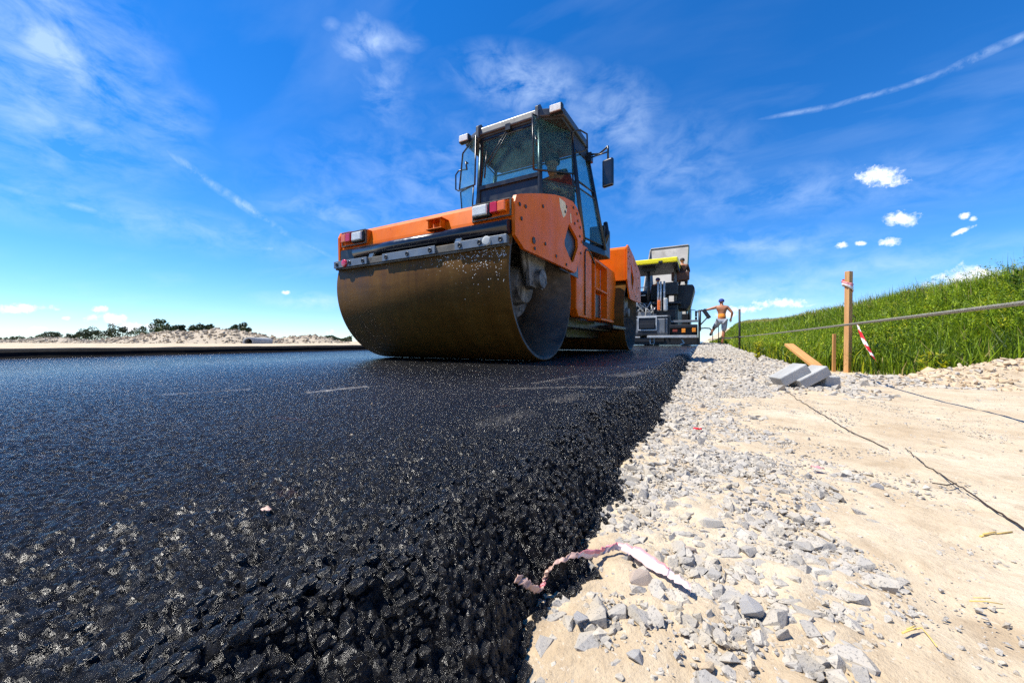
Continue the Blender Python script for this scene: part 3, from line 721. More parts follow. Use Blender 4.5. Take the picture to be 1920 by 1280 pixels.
mb = MB(); mb.add([(0.9975, U(u), z) for u, z in ((3.20, 1.545), (3.36, 1.555), (3.42, 1.50), (3.38, 1.43), (3.31, 1.385), (3.22, 1.47))], [tuple(range(6))])
mb.add([(0.9975, U(u), z) for u, z in ((3.52, 1.50), (3.545, 1.49), (3.56, 1.41), (3.535, 1.40))], [tuple(range(4))])
mb.build('torn_sticker', simple('torn_sticker', (.80, .62, .36), .5, 0, .15, 20), roller)
# hood between the front plates and its flat front
poly = [(2.312, 1.075), (2.318, 1.11), (2.350, 1.225), (2.38, 1.262), (2.44, 1.290), (2.60, 1.355), (2.81, 1.43), (3.10, 1.525), (3.60, 1.635), (3.86, 1.58), (3.90, 1.46), (3.40, 1.50), (2.95, 1.43), (2.62, 1.30), (2.42, 1.13), (2.40, 1.075)]
MB().prism([(U(u), z) for u, z in poly], 'x', -.967, .967).build('front_hood', MT['orange'], roller, .012, 3)
poly = [(6.66, 1.28), (6.66, 1.86), (6.72, 1.91), (7.3, 1.83), (8.0, 1.66), (8.12, 1.56), (8.12, 1.1), (8.04, 1.1), (7.95, 1.3), (7.6, 1.46), (7.17, 1.5), (6.8, 1.43), (6.72, 1.28)]
MB().prism([(U(u), z) for u, z in poly], 'x', -.967, .967).build('rear_hood', MT['orange'], roller, .012, 3)
# lamp clusters
def lamps(cx, flip):
    cl = MB().box((cx, U(2.350), 1.160), (.36, .108, .135)).build('lamp_cluster', MT['orange'], roller, .006)
    fr = MB()
    for (bx, bz, w, h) in ((cx, 1.2245, .33, .008), (cx, 1.100, .33, .008), (cx - .166, 1.162, .008, .13), (cx + .166, 1.162, .008, .13)):
        fr.box((bx, U(2.292), bz), (w, .02, h))
    fr.build('lamp_frame', MT['bar'], cl)
    f = -1 if flip else 1
    MB().box((cx - f * .078, U(2.285), 1.162), (.160, .05, .100)).build('headlamp_housing', MT['black'], cl, .014, 3)
    MB().box((cx - f * .082, U(2.255), 1.163), (.132, .022, .080)).build('headlamp', MT['lamp'], cl, .012, 3)
    MB().box((cx + f * .040, U(2.272), 1.166), (.062, .05, .078)).build('red_lamp', MT['redlens'], cl, .007, 3)
    MB().box((cx + f * .106, U(2.272), 1.166), (.066, .05, .078)).build('amber_lamp', MT['amber'], cl, .009, 3)
lamps(.80, False); lamps(-.745, True)
mb = MB(); mb.box((.28, U(2.305), 1.170), (.165, .13, .008)); mb.box((.28, U(2.275), 1.090), (.165, .07, .008)); mb.box((.215, U(2.28), 1.13), (.008, .06, .074)); mb.box((.34, U(2.28), 1.13), (.008, .06, .074))
mb.build('step_bracket', MT['orange'], roller, .003)
MB().tube([(-.70, U(2.285), 1.015), (-.2, U(2.285), 1.018), (.96, U(2.285), 1.018)], .052, 20).build('sprinkler_pipe', MT['pipe'], roller)
mb = MB(); mb.box((0, U(2.40), 1.02), (1.92, .03, .20)); mb.box((-.84, U(2.34), 1.0), (.2, .1, .13)); mb.build('spray_cover', MT['black'], roller, .005)
# scraper: dusty carrier, grey rubber strips with bolts, reflectors
sc = MB().box((0, U(2.262), .915), (1.93, .028, .058)).build('scraper', MT['bar'], roller, .004)
MB().box((0, U(2.272), .878), (1.93, .04, .016)).build('scraper_blade', MT['bar'], sc, .003)
for (x0, x1) in ((-.965, -.50), (-.30, .30), (.50, .962)):
    MB().box(((x0 + x1) / 2, U(2.240), .916), (x1 - x0, .016, .066)).build('rubber_strip', MT['scraper'], sc, .003)
    for k in range(3):
        bx = x0 + .05 + (x1 - x0 - .1) * k / 2; MB().lathe([(0, .019), (-.006, .019), (-.008, .012), (-.004, .011), (-.004, .001)], 'y', (bx, U(2.2325), .916), 14).build('bolt', MT['black'], sc)
MB().lathe([(0, .036), (-.012, .035), (-.015, .026), (-.015, .001)], 'y', (-.80, U(2.232), .918), 24).build('red_reflector', MT['redlens'], sc)
MB().lathe([(0, .036), (-.008, .035), (-.010, .026), (-.010, .001)], 'y', (.795, U(2.232), .918), 24).build('white_reflector', MT['palecloth'], sc)
for bx in (-.46, .52):
    MB().box((bx, U(2.262), .968), (.05, .02, .10), Matrix.Rotation(.5, 3, 'Y')).build('hose_clip', MT['pvlight'], roller, .002)
# middle body: orange frame, steps, ballast, dark underside
mb = MB(); mb.prism([(U(3.98), .66), (U(3.98), 1.38), (U(5.0), 1.42), (U(6.5), 1.42), (U(6.6), 1.3), (U(6.6), .62), (U(6.3), .50), (U(4.2), .50)], 'x', -.80, .80)
mb.build('middle_frame', MT['orange'], roller, .02, 3)
mb = MB(); mb.prism([(U(4.02), .56), (U(4.02), 1.36), (U(4.66), 1.38), (U(4.66), .47), (U(4.1), .47)], 'x', .80, .90); mb.build('access_panel', MT['orange'], roller, .012, 3)
MB().tube([(.905, U(4.34), .50), (.905, U(4.34), 1.28), (.905, U(4.39), 1.33), (.905, U(4.52), 1.345), (.905, U(4.82), 1.22)], .011, 8).build('rubber_seal', MT['black'], roller)
st = MB(); st.box((.86, U(4.80), .88), (.10, .03, .84)); st.box((.86, U(5.50), .88), (.10, .03, .84)); st.box((.845, U(5.15), 1.29), (.13, .70, .03)); st.box((.86, U(5.15), .90), (.12, .68, .025)); st.box((.90, U(5.15), .475), (.2, .74, .03))
st.build('steps', MT['orange'], roller, .006)
MB().box((.812, U(5.15), .70), (.02, .5, .34)).build('step_recess', MT['black'], roller, .004)
MB().box((.815, U(5.05), 1.08), (.02, .18, .2)).build('latch_plate', MT['black'], roller, .004)
mb = MB(); mb.box((0, U(5.3), .42), (1.50, 2.6, .14)); mb.box((0, U(5.5), .30), (1.1, 1.7, .14)); mb.box((.84, U(6.05), .40), (.30, 1.0, .05)); mb.box((0, U(6.45), .85), (1.2, .5, .7))
mb.build('underside', MT['black'], roller, .01)
mb = MB()
for k in range(3): mb.tube([(.5, U(4.05) - .02 * k, 1.2 - .1 * k), (.55, U(3.85), 1.0 - .1 * k), (.45, U(3.7), .9)], .018, 8)
mb.build('hydraulic_hose', MT['rubber'], roller)
# ---- cab
cab = MB()
T = [(-.42, 4.03), (.42, 4.03), (.68, 4.48), (.735, 4.93), (-.735, 4.93), (-.68, 4.48)]
B = [(-.47, 3.97), (.47, 3.97), (.87, 4.40), (1.0, 4.95), (-1.0, 4.95), (-.87, 4.40)]
ZT, ZB = 2.93, 1.44
def cp(i, f):
    t, b = T[i], B[i]; return Vector((b[0] + (t[0] - b[0]) * f, U(b[1] + (t[1] - b[1]) * f), ZB + (ZT - ZB) * f))
cab.loft([cp(i, -.06) for i in range(6)], [cp(i, .005) for i in range(6)])
cab_o = cab.build('cab', MT['cabdark'], roller, .01)
fs = .52   # sill of the front screen, as a fraction of the cab's height
for i in range(6):
    MB().tube([cp(i, 0), cp(i, .5), cp(i, 1.)], .033 if i in (0, 1) else .028, 8).build('pillar', MT['cabdark'], cab_o)
MB().box(((cp(0, fs) + cp(1, fs)) / 2 + Vector((0, -.005, 0))), (.86, .05, .05)).build('screen_rail', MT['cabdark'], cab_o); MB().box(((cp(0, .97) + cp(1, .97)) / 2), (.84, .05, .06)).build('screen_rail', MT['cabdark'], cab_o); mb = MB()
a, b_, c_, d_ = cp(0, .0), cp(1, .0), cp(1, fs), cp(0, fs)
mb.add([a, b_, c_, d_], [(0, 1, 2, 3)]); mb.build('front_bulkhead', MT['cabdark'], cab_o)
ic = Vector((0, U(4.5), 2.2))
def pane(nm, quad, mat, off=.012, fw=.018):
    n = (quad[1] - quad[0]).cross(quad[3] - quad[0]).normalized()
    q = [v + n * 0 for v in quad]
    o = MB().loft([v - n * .003 for v in q], [v + n * .003 for v in q]).build(nm, mat, cab_o)
    fr = MB(); fr.tube([q[0], q[1], q[2], q[3], q[0]], fw, 6); fr.build('window_frame', MT['cabdark'], o); return o
def sub(q, e): 
    c = sum(q, Vector()) / 4; return [v + (c - v).normalized() * e for v in q]
pane('windscreen', sub([cp(0, fs), cp(1, fs), cp(1, .96), cp(0, .96)], .03), MT['glass'], fw=.014)
pane('corner_window', sub([cp(1, .03), cp(2, .03), cp(2, .50), cp(1, .50)], .03), MT['glass'], fw=.012)
pane('corner_window', sub([cp(5, .03), cp(0, .03), cp(0, .50), cp(5, .50)], .03), MT['glass'], fw=.012)
pane('side_window', sub([cp(2, .02), cp(3, .02), cp(3, .50), cp(2, .50)], .03), MT['sideglass'], fw=.014)
pane('side_window', sub([cp(2, .53), cp(3, .53), cp(3, .97), cp(2, .97)], .03), MT['sideglass'], fw=.014)
pane('side_window', sub([cp(4, .02), cp(5, .02), cp(5, .97), cp(4, .97)], .03), MT['sideglass'], fw=.014)
pane('rear_window', sub([cp(3, .05), cp(4, .05), cp(4, .95), cp(3, .95)], .03), MT['sideglass'], fw=.016)
rp = MB()
rp.loft([cp(3, .84) + Vector((-.01, 0, 0)), cp(3, .99) + Vector((-.01, 0, 0)), cp(2, .99), cp(2, .84)], [cp(3, .84) + Vector((.005, 0, 0)), cp(3, .99) + Vector((.005, 0, 0)), cp(2, .99) + Vector((.015, 0, 0)), cp(2, .84) + Vector((.015, 0, 0))])
rp.build('upper_panel', MT['roofdark'], cab_o)
pane('corner_window', [Vector((-.96, U(4.34), 1.95)), Vector((-.52, U(3.95), 1.95)), Vector((-.50, U(3.95), 2.26)), Vector((-.90, U(4.20), 2.34))], MT['glass'], fw=.010)
# the two corner windows that stand open
pr = pane('open_window', [Vector((.415, U(3.88), 2.235)), Vector((.74, U(4.42), 2.33)), Vector((.69, U(4.42), 2.90)), Vector((.40, U(3.88), 2.90))], MT['glass'], fw=.013)
pl = pane('open_window', [Vector((-.86, U(4.12), 2.33)), Vector((-.46, U(3.92), 2.25)), Vector((-.44, U(3.92), 2.89)), Vector((-.80, U(4.12), 2.84))], MT['sideglass'], fw=.013)
for o, p in ((pr, Vector((.455, U(3.90), 2.60))), (pl, Vector((-.60, U(3.96), 2.58)))):
    MB().tube([p, p + Vector((0, -.05, .0)), p + Vector((.02, -.05, -.11))], .012, 8).build('window_handle', MT['cabdark'], o)
# roof
mb = MB()
Rt = [(-.44, 3.955), (.44, 3.955), (.735, 4.08), (.765, 4.93), (.70, 5.02), (-.70, 5.02), (-.765, 4.93), (-.735, 4.08)]
Rb = [(x * 1.0, y) for x, y in Rt]
mb.loft([Vector((x, U(y), 2.905)) for x, y in Rb], [Vector((x * .985, U(y) + .012, 3.01 if y < 4.5 else 3.03)) for x, y in Rt])
roof = mb.build('roof', MT['cabgrey'], cab_o, .02, 3)
MB().loft([Vector((x * .94, U(4.5) + (U(y) - U(4.5)) * .93, 2.885)) for x, y in Rb], [Vector((x * .95, U(4.5) + (U(y) - U(4.5)) * .94, 2.904)) for x, y in Rb]).build('roof_lining', MT['roofdark'], roof)
for s in (-1, 1):
    MB().prism([(U(3.93), 2.86), (U(3.93), 3.02), (U(4.0), 3.075), (U(4.06), 3.06), (U(4.06), 2.86)], 'x', s * .43 - .022, s * .43 + .022).build('roof_fin', MT['cabgrey'], roof, .005)
    L = MB().box((s * .665, U(3.985), 2.935), (.165, .07, .105)).build('work_lamp', MT['cabdark'], roof, .014, 3)
    MB().box((s * .665, U(3.945), 2.935), (.140, .014, .082)).build('lamp_lens', MT['lamp'], L, .006)
# wipers, handrails, mirror
mb = MB(); p0 = cp(0, .98).lerp(cp(1, .98), .52) + Vector((0, -.05, 0)); p1 = cp(0, .70).lerp(cp(1, .70), .10) + Vector((0, -.035, 0))
mb.tube([p0, p1], .007, 6); mb.tube([p0 + Vector((.04, 0, 0)), p1 + Vector((.05, 0, -.02))], .006, 6); mb.tube([cp(0, .84).lerp(cp(1, .84), .13) + Vector((0, -.03, 0)), cp(0, .60).lerp(cp(1, .60), .11) + Vector((0, -.03, 0))], .011, 6)
mb.box(p0, (.07, .05, .08)); mb.build('wiper', MT['cabdark'], cab_o)
def handrail(pts): MB().tube(pts, .011, 8).build('handrail', MT['chrome'], cab_o)
h = cp(2, .86)
handrail([h, h + Vector((.03, -.10, .13)), h + Vector((.10, -.02, .17)), h + Vector((.17, .06, .14)), h + Vector((.17, .08, -.04)), h + Vector((.12, .02, -.09)), h + Vector((.0, -.03, -.11)), h + Vector((.02, -.05, -.55)), h + Vector((.05, -.02, -.62))])
h = cp(5, .72); handrail([h + Vector((-.04, -.28, .12)), h + Vector((-.17, -.30, .12)), h + Vector((-.22, -.30, .07)), h + Vector((-.22, -.30, -.14)), h + Vector((-.17, -.30, -.17)), h + Vector((-.06, -.28, -.15))])
mp = Vector((1.13, U(4.60), 2.33)); j = cp(3, .82) + Vector((.03, -.06, .06))
arm = MB().tube([j + Vector((0, 0, .05)), j.lerp(mp, .55) + Vector((0, 0, .16)), mp + Vector((0, 0, .34)), mp + Vector((0, 0, .30)), mp + Vector((0, 0, .15))], .013, 8)
arm.tube([j, mp + Vector((-.02, 0, .27))], .010, 8); arm.box(j, (.07, .09, .12)); am = arm.build('mirror_arm', MT['cabdark'], cab_o)
MB().box(mp, (.15, .055, .355), Matrix.Rotation(math.radians(-14), 3, 'Z')).build('mirror', MT['mirror'], am, .022, 3)
mb = MB(); mb.lathe([(0, .001), (0, .085), (.02, .09), (.05, .085), (.055, .07), (.075, .068), (.08, .001)], 'z', (.44, U(3.80), 1.60), 24); mb.lathe([(.0, .018), (.10, .018), (.1, .001)], 'z', (.60, U(3.86), 1.6), 10)
mb.build('filler_cap', MT['black'], roller)
mb = MB(); mb.box((.86, U(5.25), 1.62), (.22, .34, .42)); mb.tube([(.9, U(5.2), 1.5), (.99, U(5.16), 1.7), (.95, U(5.2), 1.9)], .035, 8); mb.build('air_intake', MT['black'], roller, .05, 3)
# interior
seat = MB(); seat.box((.36, U(4.64), 1.78), (.5, .46, .12)); seat.box((.36, U(4.85), 2.14), (.48, .10, .66)); seat.box((.36, U(4.65), 1.58), (.3, .3, .3)); seat.box((.36, U(4.85), 2.55), (.28, .08, .18))
seat.build('driver_seat', MT['seat'], cab_o, .03, 3)
mb = MB(); mb.box((.08, U(4.20), 1.85), (.36, .16, .3), Matrix.Rotation(-.4, 3, 'X')); mb.tube([(.1, U(4.22), 1.5), (.1, U(4.28), 2.0)], .03, 8); mb.lathe([(0, .17), (.02, .18), (.03, .17)], 'z', (.1, U(4.30), 2.02), 20); mb.box((-.38, U(4.6), 1.9), (.12, .5, .34))
mb.build('console', MT['cabdark'], cab_o, .01)

# ------------------------------------------------------------------ people (one skinned surface each)
def skin_obj(name, mat, verts, edges, radii, root=0, parent=None, sub=2, loc=(0, 0, 0)):
    me = bpy.data.meshes.new(name); bm = bmesh.new(); L = bm.verts.layers.skin.verify(); vs = [bm.verts.new(v) for v in verts]
    for a, b in edges: bm.edges.new((vs[a], vs[b]))
    for i, v in enumerate(vs):
        r = radii[i]; v[L].radius = r if isinstance(r, tuple) else (r, r); v[L].use_root = (i == root)
    bm.to_mesh(me); bm.free(); me.materials.append(mat)
    o = bpy.data.objects.new(name, me); COL.objects.link(o); o.location = loc
    sk = o.modifiers.new('Skin', 'SKIN'); sk.use_smooth_shade = True
    o.modifiers.new('Subdivision', 'SUBSURF').levels = sub; o.modifiers['Subdivision'].render_levels = sub
    if parent: o.parent = parent
    return o
def person(label, J, loc, cloth, group=None, rz=0., facing=1.):
    """J: joint name -> point. cloth: list of (name, material, kind)"""
    V = []; E = []; R = []; ix = {}
    def add(k, p, r, link=None):
        ix[k] = len(V); V.append(Vector(p)); R.append(r)
        if link is not None: E.append((ix[link], ix[k]))
    j = {k: Vector(v) for k, v in J.items()}
    add('pelvis', j['pelvis'], (.125, .105)); add('waist', j['pelvis'].lerp(j['chest'], .42), (.128, .10), 'pelvis'); add('chest', j['chest'], (.168, .115), 'waist')
    add('upper', j['chest'].lerp(j['neck'], .6), (.155, .10), 'chest'); add('neck', j['neck'], (.055, .058), 'upper'); add('jaw', j['head'] + Vector((0, .015 * facing, -.075)), (.066, .075), 'neck'); add('skull', j['head'] + Vector((0, 0, .035)), (.078, .095), 'jaw'); add('crown', j['head'] + Vector((0, -.005 * facing, .09)), (.055, .07), 'skull')
    add('nose', j['head'] + Vector((0, .112 * facing, -.015)), .014, 'jaw')
    for s in 'LR':
        e = 1 if s == 'R' else -1
        add('ear' + s, j['head'] + Vector((.082 * e, 0, -.01)), .014, 'skull')
        add('sh' + s, j['sh' + s], .070, 'upper'); add('ua' + s, j['sh' + s].lerp(j['el' + s], .45), .060, 'sh' + s); add('el' + s, j['el' + s], .047, 'ua' + s); add('fa' + s, j['el' + s].lerp(j['wr' + s], .35), .049, 'el' + s); add('wr' + s, j['wr' + s], .028, 'fa' + s)
        d = (j['wr' + s] - j['el' + s]).normalized(); w = d.cross(Vector((0, 1, 0)) if abs(d.y) < .8 else Vector((1, 0, 0))).normalized()
        palm = j['wr' + s] + d * .055; add('pm' + s, palm, (.036, .02), 'wr' + s)
        c = Vector((0, 0, -1)) if abs(d.z) < .7 else Vector((0, 1, 0)) * facing
        for k, (o_, L) in enumerate(((-.030, .070), (-.010, .082), (.010, .077), (.029, .060))):
            b = palm + d * .03 + w * o_; add('f%d' % k + s, b, .0095, 'pm' + s); add('g%d' % k + s, b + d * L * .5 + c * .012, .0088, 'f%d' % k + s); add('h%d' % k + s, b + d * L * .85 + c * .035, .0078, 'g%d' % k + s)
        add('t0' + s, palm - w * .038 - d * .008, .011, 'pm' + s); add('t1' + s, palm - w * .058 + d * .035 + c * .012, .009, 't0' + s)
        add('hp' + s, j['hp' + s], .095, 'pelvis'); add('th' + s, j['hp' + s].lerp(j['kn' + s], .4), .086, 'hp' + s); add('kn' + s, j['kn' + s], .058, 'th' + s); add('ca' + s, j['kn' + s].lerp(j['an' + s], .32), .064, 'kn' + s); add('an' + s, j['an' + s], .038, 'ca' + s)
        add('to' + s, j['to' + s], .034, 'an' + s)
    root = thing('person', label, 'person', loc, group, rz)
    skin_obj('body', MT['skin'], V, E, R, 0, root)
    for nm, m, keys, links, grow in cloth:
        kk = [ix[k] for k in keys]; mp_ = {k: i for i, k in enumerate(keys)}
        skin_obj(nm, MT[m], [V[i] for i in kk], [(mp_[a], mp_[b]) for a, b in links], [tuple(q + grow for q in (R[i] if isinstance(R[i], tuple) else (R[i], R[i]))) for i in kk], 0, root)
    return root, j
def legwear(to_knee=True): 
    k = ['pelvis', 'hpL', 'hpR', 'thL', 'thR']; e = [('pelvis', 'hpL'), ('pelvis', 'hpR'), ('hpL', 'thL'), ('hpR', 'thR')]
    if to_knee: k += ['knL', 'knR']; e += [('thL', 'knL'), ('thR', 'knR')]
    return k, e
TOPK = ['chest', 'waist', 'pelvis', 'upper', 'shL', 'shR', 'uaL', 'uaR']; TOPE = [('chest', 'waist'), ('waist', 'pelvis'), ('chest', 'upper'), ('upper', 'shL'), ('upper', 'shR'), ('shL', 'uaL'), ('shR', 'uaR')]
SL = [('uaL', 'elL'), ('uaR', 'elR'), ('elL', 'faL'), ('elR', 'faR')]
def cap(root, p, mat, peak=None):
    mb = MB(); n = 16
    mb.lathe([(-.01, .104), (.03, .105), (.07, .092), (.105, .06), (.12, .001)], 'z', (p.x, p.y, p.z + .03), 20)
    if peak: mb.loft([(p.x - .07, p.y + peak * .08, p.z + .03), (p.x + .07, p.y + peak * .08, p.z + .03), (p.x + .05, p.y + peak * .17, p.z + .02), (p.x - .05, p.y + peak * .17, p.z + .02)], [(p.x - .07, p.y + peak * .08, p.z + .04), (p.x + .07, p.y + peak * .08, p.z + .04), (p.x + .05, p.y + peak * .17, p.z + .028), (p.x - .05, p.y + peak * .17, p.z + .028)])
    return mb.build('cap' if peak else 'hair', MT[mat], root)
# the bare-chested worker, walking away, hand on the screed control
J = dict(pelvis=(.0, 0, 1.00), chest=(.015, .03, 1.32), neck=(.0, .05, 1.54), head=(-.005, .08, 1.68), shL=(-.185, .04, 1.485), shR=(.195, .03, 1.465), elL=(-.47, .10, 1.41), wrL=(-.735, .16, 1.375), elR=(.36, -.02, 1.24), wrR=(.325, .05, 1.02),
         hpL=(-.085, 0, .93), hpR=(.10, 0, .92), knL=(-.25, .16, .66), anL=(-.37, -.12, .46), toL=(-.40, -.10, .33), knR=(.075, .03, .50), anR=(.02, -.02, .085), toR=(.01, .14, .035))
WX, WY = .63, 16.55
k, e = legwear()
man, jj = person('shirtless worker in blue cap and grey shorts walking away, arm stretched to the machine', J, (WX, WY, float(hz(WX, WY)) + .02),
    [('shorts', 'shorts', k, e, .030), ('shoe', 'shoe', ['anL', 'toL'], [('anL', 'toL')], .016), ('shoe', 'shoe', ['anR', 'toR'], [('anR', 'toR')], .016)])
cap(man, jj['head'], 'bluecap', 1)
skin_obj('tied_shirt', MT['orangecloth'], [(0, .0, 1.03), (.004, .008, 1.10), (.008, .014, 1.18), (.01, .018, 1.225)], [(0, 1), (1, 2), (2, 3)], [(.165, .135), (.162, .13), (.145, .118), (.14, .112)], 0, man)
# driver in the roller's cab, looking towards the viewer
def seated(dx=0., f=-1.):
    return dict(pelvis=(dx, 0, 0), chest=(dx, .02 * f, .30), neck=(dx, .04 * f, .53), head=(dx, .07 * f, .68), shL=(dx - .20, .03 * f, .46), shR=(dx + .20, .03 * f, .46), elL=(dx - .27, .14 * f, .19), wrL=(dx - .17, .36 * f, .20), elR=(dx + .27, .14 * f, .19), wrR=(dx + .17, .36 * f, .22),
                hpL=(dx - .10, .04 * f, -.02), hpR=(dx + .10, .04 * f, -.02), knL=(dx - .14, .44 * f, .02), anL=(dx - .14, .46 * f, -.34), toL=(dx - .14, .58 * f, -.40), knR=(dx + .14, .44 * f, .02), anR=(dx + .14, .46 * f, -.34), toR=(dx + .14, .58 * f, -.40))
def sit(label, loc, f, top, legs, hair, group=None, rz=0.):
    k, e = legwear(); k = k + ['caL', 'caR', 'anL', 'anR']; e = e + [('knL', 'caL'), ('knR', 'caR'), ('caL', 'anL'), ('caR', 'anR')]
    r, j = person(label, seated(0, f), loc, [('shirt', top, TOPK + ['elL', 'elR', 'faL', 'faR'], TOPE + SL, .018), ('trousers', legs, k, e, .018), ('shoe', 'shoe', ['anL', 'toL'], [('anL', 'toL')], .014), ('shoe', 'shoe', ['anR', 'toR'], [('anR', 'toR')], .014)], group, rz, f)
    cap(r, j['head'] + Vector((0, -.01 * f, .0)), hair, None); return r
sit('driver in dull red shirt seated behind the roller cab glass', (RX + .36, RY + U(4.68), 1.94), -1., 'redcloth', 'bluecloth', 'hair')

# ------------------------------------------------------------------ asphalt paver
PX, PY = -2.15, 16.4
pav = thing('asphalt_paver', 'grey and black asphalt paver with bright yellow canopy and wide screed', 'paver', (PX, PY, 0))
def pb(nm, boxes, mat, par=pav, bevel=.02):
    mb = MB()
    for b in boxes: mb.box(*b)
    return mb.build(nm, MT[mat], par, bevel)
can = MB(); can.prism([(-.30, 3.46), (-.30, 3.66), (.25, 3.74), (2.1, 3.74), (2.5, 3.60), (2.5, 3.46)], 'x', -1.32, 1.20); can = can.build('canopy', MT['yellow'], pav, .04, 3)
MB().box((-.06, 1.1, 3.45), (2.44, 2.7, .035)).build('canopy_lining', MT['pvdark'], can)
MB().prism([(-.25, 3.44), (2.5, 3.44), (2.5, 3.22), (.6, 3.26)], 'x', 1.17, 1.20).build('side_flap', MT['pvdark'], can)
MB().box((.55, -.31, 3.50), (.16, .05, .10)).build('work_lamp', MT['pvdark'], can, .01)
for (x, y, z0) in ((-.02, .5, 1.9), (-.9, 2.0, 1.9), (1.02, 1.2, 1.9)):
    MB().tube([(x, y, z0), (x, y, 3.45)], .06, 10).build('canopy_post', MT['pvgrey' if x > 0 else 'pvdark'], pav)
pb('junction_box', [((-.02, .5, 3.36), (.55, .3, .18))], 'pvdark')
pb('tractor_body', [((0, 2.6, 1.25), (2.3, 3.8, 1.1)), ((.0, .9, 1.1), (2.2, 1.0, 1.0))], 'pvdark', bevel=.04)
pb('operator_deck', [((0, 1.5, 1.86), (2.5, 1.9, .1))], 'pvdark')
mb = MB(); 
for (x, w) in ((-.95, .5), (.25, .5)):
    mb.box((x, 1.4, 2.15), (w, .5, .14)); mb.box((x, 1.2, 2.45), (w, .12, .6)); mb.box((x, 1.4, 2.0), (.25, .3, .3))
mb.build('operator_seats', MT['seat'], pav, .04, 3)
mb = MB(); mb.box((-.3, 2.0, 2.35), (.9, .35, .5), Matrix.Rotation(.5, 3, 'X')); mb.box((.62, 1.3, 2.35), (.22, .6, .7)); mb.box((.9, .9, 2.5), (.5, .5, .55)); mb.build('control_console', MT['pvdark'], pav, .03)
mb = MB(); mb.tube([(-1.0, .2, 1.9), (-1.0, .2, 2.95), (-.9, .2, 3.02), (-.42, .2, 3.02), (-.34, .2, 2.92), (-.34, .2, 1.9)], .025, 8); mb.tube([(-1.2, .15, 2.55), (-.05, .15, 2.55)], .025, 8); mb.tube([(-1.2, .15, 2.2), (-.1, .15, 2.2)], .02, 8); mb.build('guard_rail', MT['pvlight'], pav)
mb = MB()
for x in (.42, .52, .66): mb.tube([(x, .1, 1.5), (x, .1, 2.75)], .04, 10)
mb.build('hydraulic_cylinder', MT['pvlight'], pav)
pb('amber_beacon', [((.46, .02, 1.72), (.13, .13, .42))], 'amber', bevel=.03)
pb('hose_reel', [((.72, .06, 1.75), (.16, .2, .55))], 'pvlight', bevel=.05)
mb = MB(); rr = random.Random(3)
for k in range(26):
    x = rr.uniform(-1.25, .3); y = rr.uniform(-.05, .35); z = rr.uniform(1.35, 1.75); mb.tube([(x, y, z), (x + rr.uniform(-.2, .2), y - .1, z + rr.uniform(.05, .25)), (x + rr.uniform(-.4, .4), y, z - rr.uniform(0, .2))], rr.uniform(.015, .035), 7)
mb.build('hydraulic_hose', MT['pvlight'], pav)
mb = MB()
for k in range(7): mb.box((rr.uniform(-1.2, .35), rr.uniform(.1, .4), rr.uniform(1.3, 1.55)), (rr.uniform(.15, .35), .2, rr.uniform(.12, .3)))
mb.build('valve_block', MT['pvgrey'], pav, .02)
pb('teal_box', [((-1.2, .1, 1.95), (.5, .3, .2))], 'teal')
scr = MB(); scr.prism([(-.18, .42), (-.24, .55), (-.24, 1.12), (-.12, 1.22), (.35, 1.22), (.35, .42)], 'x', -1.75, .82); scr = scr.build('screed', MT['pvgrey'], pav, .03, 3)
pb('screed_cover', [((-.46, -.03, 1.24), (2.56, .42, .05))], 'pvlight', scr, .01)
fr = [((.02, -.27, .66), (.76, .04, .05)), ((.02, -.27, 1.20), (.76, .04, .05)), ((-.345, -.27, .93), (.05, .04, .5)), ((.385, -.27, .93), (.05, .04, .5))]
pb('step_frame', fr, 'pvlight', scr, .008); pb('step_panel', [((.02, -.255, .93), (.68, .02, .48))], 'pvdark', scr, .0); pb('step_tread', [((.02, -.30, .84), (.6, .06, .20)), ((.02, -.262, .54), (.76, .02, .17))], 'pvdark', scr, .008)
pb('screed_strut', [((-.72, -.27, .75), (.11, .05, .95)), ((.72, -.256, .85), (.025, .03, .7))], 'pvdark', scr, .006)
pb('end_plate', [((.87, .1, .85), (.10, .6, .85))], 'pvdark', scr, .03)
pb('screed_base', [((-.1, .05, .19), (4.1, .45, .30)), ((-.5, -.1, .24), (2.4, .25, .2))], 'pvdark', scr, .02)
pb('walkway', [((-1.1, -.36, .355), (1.7, .08, .06)), ((.98, -.42, .375), (1.86, .24, .10))], 'pvlight', scr, .012)
mb = MB(); mb.tube([(.16, -.42, .33), (.16, -.42, .08), (.32, -.42, .08), (.32, -.42, .33)], .02, 8); mb.tube([(-.9, -.4, .33), (-.6, -.42, .20)], .05, 8); mb.tube([(1.35, -.35, .3), (1.45, -.35, .1), (1.3, -.35, .05)], .04, 8); mb.build('tow_link', MT['pvlight'], scr)
ext = pb('screed_extension', [((1.40, .05, .80), (1.05, .5, .14)), ((1.40, .2, .5), (1.05, .3, .5))], 'pvdark', scr)
pb('extension_rail', [((1.38, -.05, 1.01), (1.12, .10, .09))], 'pvgrey', ext, .01); pb('extension_lamp', [((1.42, -.17, .62), (.14, .1, .16)), ((1.80, -.17, .64), (.14, .1, .16))], 'orangecloth', ext, .01); pb('extension_latch', [((1.10, -.17, .62), (.18, .08, .1))], 'redcloth', ext, .01)
pb('side_shield', [((1.98, .1, .40), (.06, 1.1, .72))], 'pvdark', scr, .01)
mb = MB(); mb.tube([(2.0, .05, .6), (2.0, .05, 1.42)], .055, 10); mb.tube([(2.0, .05, .82), (2.28, .0, 1.15)], .025, 8); mb.tube([(2.0, .05, .70), (2.18, 0, .72), (2.36, 0, .70), (2.42, .0, .62)], .025, 8); mb.tube([(2.0, .05, 1.4), (2.05, .05, 1.46), (2.14, .05, 1.44)], .02, 8)
